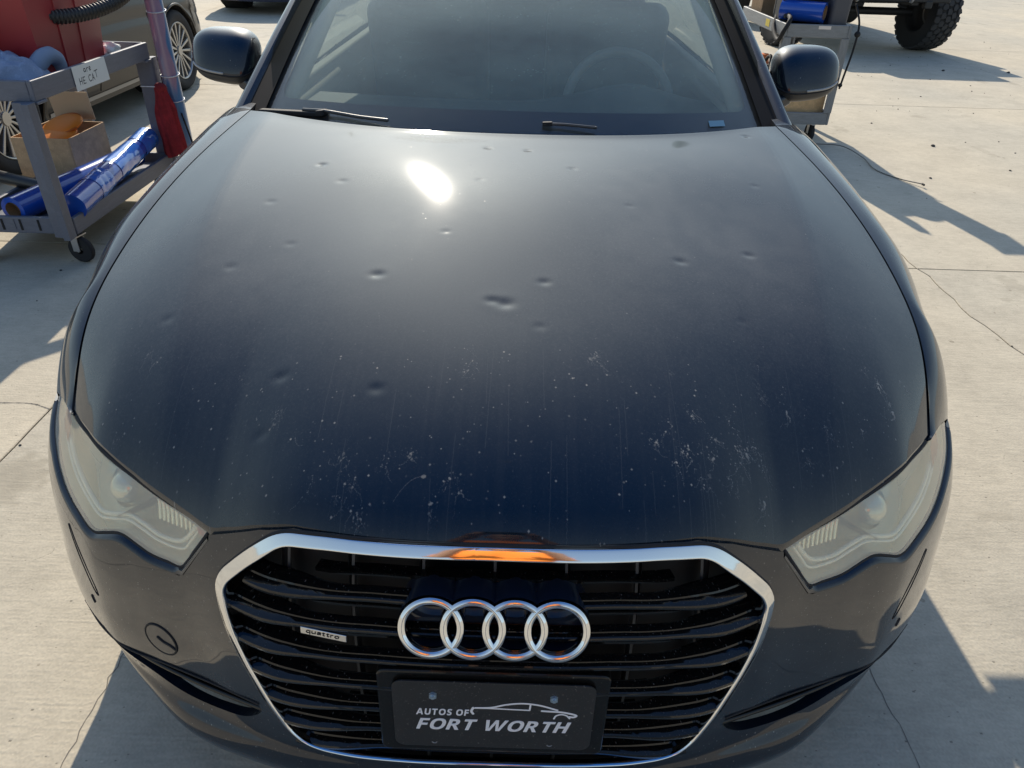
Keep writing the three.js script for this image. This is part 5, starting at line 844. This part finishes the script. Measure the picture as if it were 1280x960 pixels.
// off-road vehicle with its front wheels turned
{
  const o = thing('off_road_vehicle', 'high black off road vehicle with turned mud terrain front tyres at the upper right', 'off-roader');
  const bk = std([.014, .013, .012], .55), R = .485, TW = .34;
  const blockM = std([.045, .044, .043], .9), tyM = std([.018, .0175, .017], .9), rimM = std([.16, .15, .14], .35, .8);
  const mk = () => {
    const g = new THREE.Group(); g.name = 'wheel'; const w = TW / 2, rr = .25;
    const t = new THREE.LatheGeometry([[rr, -w * .85], [rr + .02, -w], [R * .84, -w * 1.05], [R - .03, -w], [R - .014, -w * .85], [R - .014, w * .85], [R - .03, w], [R * .84, w * 1.05], [rr + .02, w], [rr, w * .85]].map(([a, b]) => new THREE.Vector2(a, b)), 64); t.rotateZ(-Math.PI / 2); part(g, 'tyre', t, tyM);
    const rim = new THREE.LatheGeometry([[rr * 1.0, w * .84], [rr * .99, w * .92], [rr * .93, w * .88], [rr * .86, w * .3], [rr * .55, w * .15], [rr * .3, w * .5], [.001, w * .55]].map(([a, b]) => new THREE.Vector2(a, b)), 48); rim.rotateZ(-Math.PI / 2); part(g, 'rim', rim, rimM);
    const inn = new THREE.LatheGeometry([[rr, -w * .84], [rr * .95, -w * .5], [rr * .95, w * .2], [.001, w * .2]].map(([a, b]) => new THREE.Vector2(a, b)), 40); inn.rotateZ(-Math.PI / 2); part(g, 'rim_barrel', inn, std([.03, .028, .026], .6));
    const shapes = [[[-.5, -.42], [.1, -.5], [.5, -.2], [.42, .45], [-.2, .5], [-.5, .1]], [[-.45, -.5], [.5, -.38], [.38, .2], [.1, .5], [-.5, .35]], [[-.5, -.3], [-.1, -.5], [.5, -.45], [.5, .3], [0, .5], [-.42, .42]]];
    const q = rng(71), geos = shapes.map((s) => { const sh = new THREE.Shape(s.map(([x, y]) => new THREE.Vector2(x * .068, y * .078))); const e = new THREE.ExtrudeGeometry(sh, { depth: .020, bevelEnabled: false }); e.rotateX(0); return e; });
    const n = 30;
    for (let row = 0; row < 5; row++) for (let k = 0; k < n; k++) {
      const x = lerp(-w * .84, w * .84, row / 4), a = (k + (row % 2) * .5 + (q() - .5) * .12) / n * Math.PI * 2, m = part(g, 'tread_block', geos[(k * 7 + row * 3) % 3], blockM);
      // outward along the radius at angle a; block's z is radial
      const rad = V(0, Math.cos(a), Math.sin(a)), tan = V(0, -Math.sin(a), Math.cos(a)), ax = V(1, 0, 0), tw = (q() - .5) * .5;
      const lean = (row - 2) * .12, rd = rad.clone().addScaledVector(ax, lean).normalize(), axx = ax.clone().addScaledVector(rad, -lean).normalize();
      const u = axx.clone().multiplyScalar(Math.cos(tw)).addScaledVector(tan, Math.sin(tw)), v = rd.clone().cross(u);
      m.matrixAutoUpdate = true; const M4 = new THREE.Matrix4().makeBasis(u, v, rd); m.quaternion.setFromRotationMatrix(M4); m.position.copy(rad).multiplyScalar(R - .018 - Math.abs(row - 2) * .004).addScaledVector(ax, x);
    }
    return g;
  };
  const w0 = mk(), w1 = w0.clone(); w0.position.set(5.70, R, -10.72); w1.position.set(3.72, R, -10.72); w1.rotation.y = w0.rotation.y + Math.PI;
  w0.rotation.y = .14; w1.rotation.y = .14 + Math.PI; o.add(w0, w1);
  const wr = w0.clone(); wr.position.set(5.68, R, -13.7); wr.rotation.y = 0; const wr2 = w0.clone(); wr2.position.set(3.74, R, -13.7); wr2.rotation.y = Math.PI; 
  for (const w of [wr, wr2]) { for (const ch of [...w.children]) if (ch.name === 'tread_block') w.remove(ch); o.add(w); }
  part(o, 'axle', [rod([3.9, .47, -10.78], [5.5, .47, -10.78], .05, 16), new THREE.SphereGeometry(.15, 20, 14).scale(1, .9, 1).translate(4.35, .45, -10.78)], bk); part(o, 'axle', rod([3.9, .47, -13.7], [5.5, .47, -13.7], .05, 16), bk); part(o, 'tie_rod', rod([3.9, .60, -10.55], [5.5, .62, -10.55], .028, 10), bk);
  part(o, 'frame_rail', [boxG(.10, .14, 4.2, 4.25, .68, -12.1, .01), boxG(.10, .14, 4.2, 5.15, .68, -12.1, .01), boxG(1.0, .10, .12, 4.7, .62, -11.3)], bk);
  part(o, 'coil_spring', [4.05, 5.35].map((x) => { const p = []; for (let k = 0; k <= 60; k++) p.push([x + .055 * Math.cos(k * .63), .52 + .24 * k / 60, -10.78 + .055 * Math.sin(k * .63)]); return tube(p, .010, 160, 6); }), std([.05, .05, .05], .5));
  part(o, 'bumper', [boxG(1.75, .20, .16, 4.70, .75, -10.02, .02), boxG(.10, .10, .10, 4.1, .63, -9.98, .02), boxG(.10, .10, .10, 5.3, .63, -9.98, .02)], bk);
  part(o, 'tow_hook', [4.35, 5.05].map((x) => new THREE.TorusGeometry(.045, .014, 8, 20).rotateY(Math.PI / 2).translate(x, .70, -9.92)), std([.4, .39, .37], .4, .6));
  part(o, 'body', [boxG(1.30, .50, 1.65, 4.70, 1.10, -11.05, .06), boxG(1.52, .78, 2.5, 4.70, 1.06, -12.95, .08)], bk);
  part(o, 'fender_flare', [boxG(.40, .09, 1.15, 3.86, 1.06, -10.78, .04), boxG(.40, .09, 1.15, 5.54, 1.06, -10.78, .04), boxG(.30, .09, 1.1, 3.86, 1.06, -13.7, .04), boxG(.30, .09, 1.1, 5.54, 1.06, -13.7, .04)], bk);
  part(o, 'grille', [boxG(1.2, .44, .04, 4.70, 1.08, -10.20, .02)], bk);
  part(o, 'headlight', [4.22, 5.18].map((x) => cylG(.10, .10, .05, 24).rotateX(Math.PI / 2).translate(x, 1.12, -10.17)), phys([.6, .6, .58], { roughness: .1, clearcoat: 1 }));
  part(o, 'cab', (() => { const g = new RoundedBoxGeometry(1.40, .55, 2.2, 4, .08), p = g.attributes.position; for (let i = 0; i < p.count; i++) if (p.getY(i) > 0 && p.getZ(i) > 0) p.setZ(i, p.getZ(i) - .18); g.computeVertexNormals(); g.translate(4.70, 1.66, -12.95); return g; })(), phys([.02, .02, .022], { roughness: .05, clearcoat: 1 }));
}

// ------------------------------------------------------------------ the person taking the photograph (seen only in the chrome)
{
  const field = (caps, cell, k = 0.02) => {                   // tapered capsules joined by a smooth minimum, meshed
    const lo = V(1e9, 1e9, 1e9), hi = V(-1e9, -1e9, -1e9);
    for (const c of caps) for (const [p, r] of [[c[0], c[2]], [c[1], c[3]]]) { lo.min(V(p[0] - r, p[1] - r, p[2] - r)); hi.max(V(p[0] + r, p[1] + r, p[2] + r)); }
    const mid = lo.clone().add(hi).multiplyScalar(.5), half = Math.max(hi.x - lo.x, hi.y - lo.y, hi.z - lo.z) / 2 + cell * 4, n = Math.ceil(2 * half / cell);
    const mc = new MarchingCubes(n, new THREE.MeshStandardMaterial(), false, false, 260000); mc.isolation = 0;
    const F = mc.field; F.fill(-1); const hs = n / 2;
    const soft = new Float32Array(F.length).fill(1e3);
    for (const [a, b, ra, rb] of caps) {
      const bx = [0, 1, 2].map((i) => { const m = mid.getComponent(i), R = Math.max(ra, rb) + .05; return [Math.max(0, Math.floor((Math.min(a[i], b[i]) - R - m) / half * hs + hs)), Math.min(n - 1, Math.ceil((Math.max(a[i], b[i]) + R - m) / half * hs + hs))]; });
      const d = [b[0] - a[0], b[1] - a[1], b[2] - a[2]], L2 = d[0] ** 2 + d[1] ** 2 + d[2] ** 2 || 1e-9;
      for (let z = bx[2][0]; z <= bx[2][1]; z++) for (let y = bx[1][0]; y <= bx[1][1]; y++) for (let x = bx[0][0]; x <= bx[0][1]; x++) {
        const px = mid.x + (x - hs) / hs * half - a[0], py = mid.y + (y - hs) / hs * half - a[1], pz = mid.z + (z - hs) / hs * half - a[2], t = clamp((px * d[0] + py * d[1] + pz * d[2]) / L2, 0, 1);
        const e = Math.hypot(px - d[0] * t, py - d[1] * t, pz - d[2] * t) - lerp(ra, rb, t), i = (z * n + y) * n + x, o = soft[i];
        if (o > 100) soft[i] = e; else { const h = clamp(.5 + .5 * (o - e) / k, 0, 1); soft[i] = lerp(o, e, h) - k * h * (1 - h); }
      }
    }
    for (let i = 0; i < F.length; i++) F[i] = soft[i] > 100 ? -1 : -soft[i];
    mc.update();
    const c = mc.count, g = new THREE.BufferGeometry(), P = new Float32Array(c * 3), N = new Float32Array(c * 3);
    for (let i = 0; i < c; i++) { for (let j = 0; j < 3; j++) { P[i * 3 + j] = mid.getComponent(j) + mc.positionArray[i * 3 + j] * half; N[i * 3 + j] = mc.normalArray[i * 3 + j]; } const l = Math.hypot(N[i * 3], N[i * 3 + 1], N[i * 3 + 2]) || 1; for (let j = 0; j < 3; j++) N[i * 3 + j] /= l; }
    g.setAttribute('position', new THREE.BufferAttribute(P, 3)); g.setAttribute('normal', new THREE.BufferAttribute(N, 3)); return g;
  };
  const both = (f) => [...f(-1), ...f(1)];
  const hip = (s) => [s * .095 + .02, .93, 1.230], kn = (s) => [s * .11 + .02, .50, 1.210], an = (s) => [s * .115 + .02, .10, 1.250], sh = (s) => [s * .185 + .02, 1.405, 1.210], el = (s) => [s * .265 + .02, 1.16, 1.07], wr = (s) => [s * .125 + .0146, 1.395, .875], hd = (s) => [s * .098 + .0146, 1.455, .785];
  const torso = (e) => [[[-.035, .97, 1.230], [-.035, 1.10, 1.220], .118 + e, .120 + e], [[.075, .97, 1.230], [.075, 1.10, 1.220], .118 + e, .120 + e], [[-.06, .90, 1.23], [.10, .90, 1.23], .085 + e, .085 + e], [[-.05, 1.10, 1.220], [-.08, 1.32, 1.210], .115 + e, .115 + e], [[.09, 1.10, 1.220], [.12, 1.32, 1.210], .115 + e, .115 + e], [[-.13, 1.395, 1.210], [.17, 1.395, 1.210], .085 + e, .085 + e]];
  const arm = (e, t) => both((s) => { const a = sh(s), b = el(s); return [[a, [lerp(a[0], b[0], t), lerp(a[1], b[1], t), lerp(a[2], b[2], t)], .056 + e, lerp(.056, .042, t) + e]]; });
  const bodyCaps = [...torso(0), ...arm(0, 1), ...both((s) => [[el(s), wr(s), .043, .028], [wr(s), hd(s), .028, .032], [hip(s), kn(s), .085, .057], [kn(s), an(s), .056, .038], [an(s), [an(s)[0] + s * .02, .035, 1.090], .04, .032]]), [[.02, 1.42, 1.335], [.02, 1.55, 1.170], .058, .052]];
  const skin = std([.36, .20, .13], .55), shirtM = std([.80, .22, .02], .85), jeans = std([.03, .045, .09], .85), hairM = std([.02, .013, .009], .6);
  const o = thing('person', 'person in an orange shirt and jeans holding up a phone, mirrored in the chrome', 'person');
  const C = [.02, 1.625, 1.15];                              // head, looking down at the screen
  const hp = (x, y, z) => { const t = .35, Y = y * Math.cos(t) - z * Math.sin(t) * -1 * -1, Z = y * Math.sin(t) * -1 + z * Math.cos(t); return [C[0] + x, C[1] + Y, C[2] + Z]; };
  const headCaps = [[hp(0, .02, .015), hp(0, .05, -.01), .086, .083], [hp(0, -.06, -.03), hp(0, -.03, -.02), .058, .07], [hp(0, .00, -.10), hp(0, -.022, -.108), .009, .014], [hp(-.03, .03, -.088), hp(.03, .03, -.088), .012, .012], [hp(-.02, -.058, -.083), hp(.02, -.058, -.083), .010, .010], ...both((s) => [[hp(s * .082, -.012, .01), hp(s * .086, .022, .018), .010, .013], [hp(s * .045, -.01, -.07), hp(s * .04, -.02, -.068), .022, .02]]), [hp(0, -.10, -.055), hp(0, -.09, -.055), .024, .026], [[.02, 1.52, 1.18], hp(0, -.04, .01), .052, .055]];
  const fingers = both((s) => { const out = [], h = hd(s); for (let f = 0; f < 4; f++) { const b = [h[0] + s * .004, h[1] + .026 - f * .018, h[2] - .012], L = [.036, .042, .039, .030][f], m = [b[0] - s * .004, b[1] + .004, b[2] - L], e = [b[0] - s * .022, b[1] + .004, b[2] - L - .006]; out.push([b, m, .0095, .0085], [m, e, .0085, .0072]); } const tb = [h[0] - s * .012, h[1] + .022, h[2] + .012]; out.push([wr(s), h, .027, .030], [h, tb, .02, .013], [tb, [tb[0] - s * .030, tb[1] + .012, tb[2] - .020], .0115, .009]); return out; });
  part(o, 'body', [field(bodyCaps, .012, .03), field(headCaps, .004, .014), field(fingers.slice(0, fingers.length / 2), .003, .006), field(fingers.slice(fingers.length / 2), .003, .006)], skin);
  part(o, 'shirt', field([...torso(.014), ...arm(.016, .62)], .012, .03), shirtM);
  part(o, 'jeans', field([[[-.04, .93, 1.23], [.08, .93, 1.23], .142, .142], ...both((s) => [[hip(s), kn(s), .098, .072], [kn(s), [an(s)[0], .09, 1.25], .072, .062]])], .012, .03), jeans);
  for (const s of [-1, 1]) part(o, 'shoe', field([[[an(s)[0], .05, 1.27], [an(s)[0] + s * .03, .042, 1.06], .052, .042]], .008, .01), std([.05, .05, .05], .6));
  part(o, 'hair', field([[hp(0, .066, .035), hp(0, .083, .008), .086, .078], [hp(0, .00, .05), hp(0, .04, .03), .072, .085]], .006, .02), hairM);
  for (const s of [-1, 1]) { const e = new THREE.SphereGeometry(.0115, 14, 10), p = hp(s * .031, .010, -.080); e.translate(...p); part(o, 'eye', e, std([.6, .58, .55], .2)); }
  const ph = thing('phone', 'dark phone held sideways in both hands of the person in orange', 'phone', [.01455, 1.46624, .71662]);
  ph.quaternion.copy(camera.quaternion);
  part(ph, 'body', new RoundedBoxGeometry(.160, .076, .0085, 3, .004).translate(.0, -.012, .018), std([.02, .02, .022], .25)); part(ph, 'screen', boxG(.150, .068, .0006, 0, -.012, .0227), std([.01, .01, .012], .05));
}
renderer.render(scene, camera);
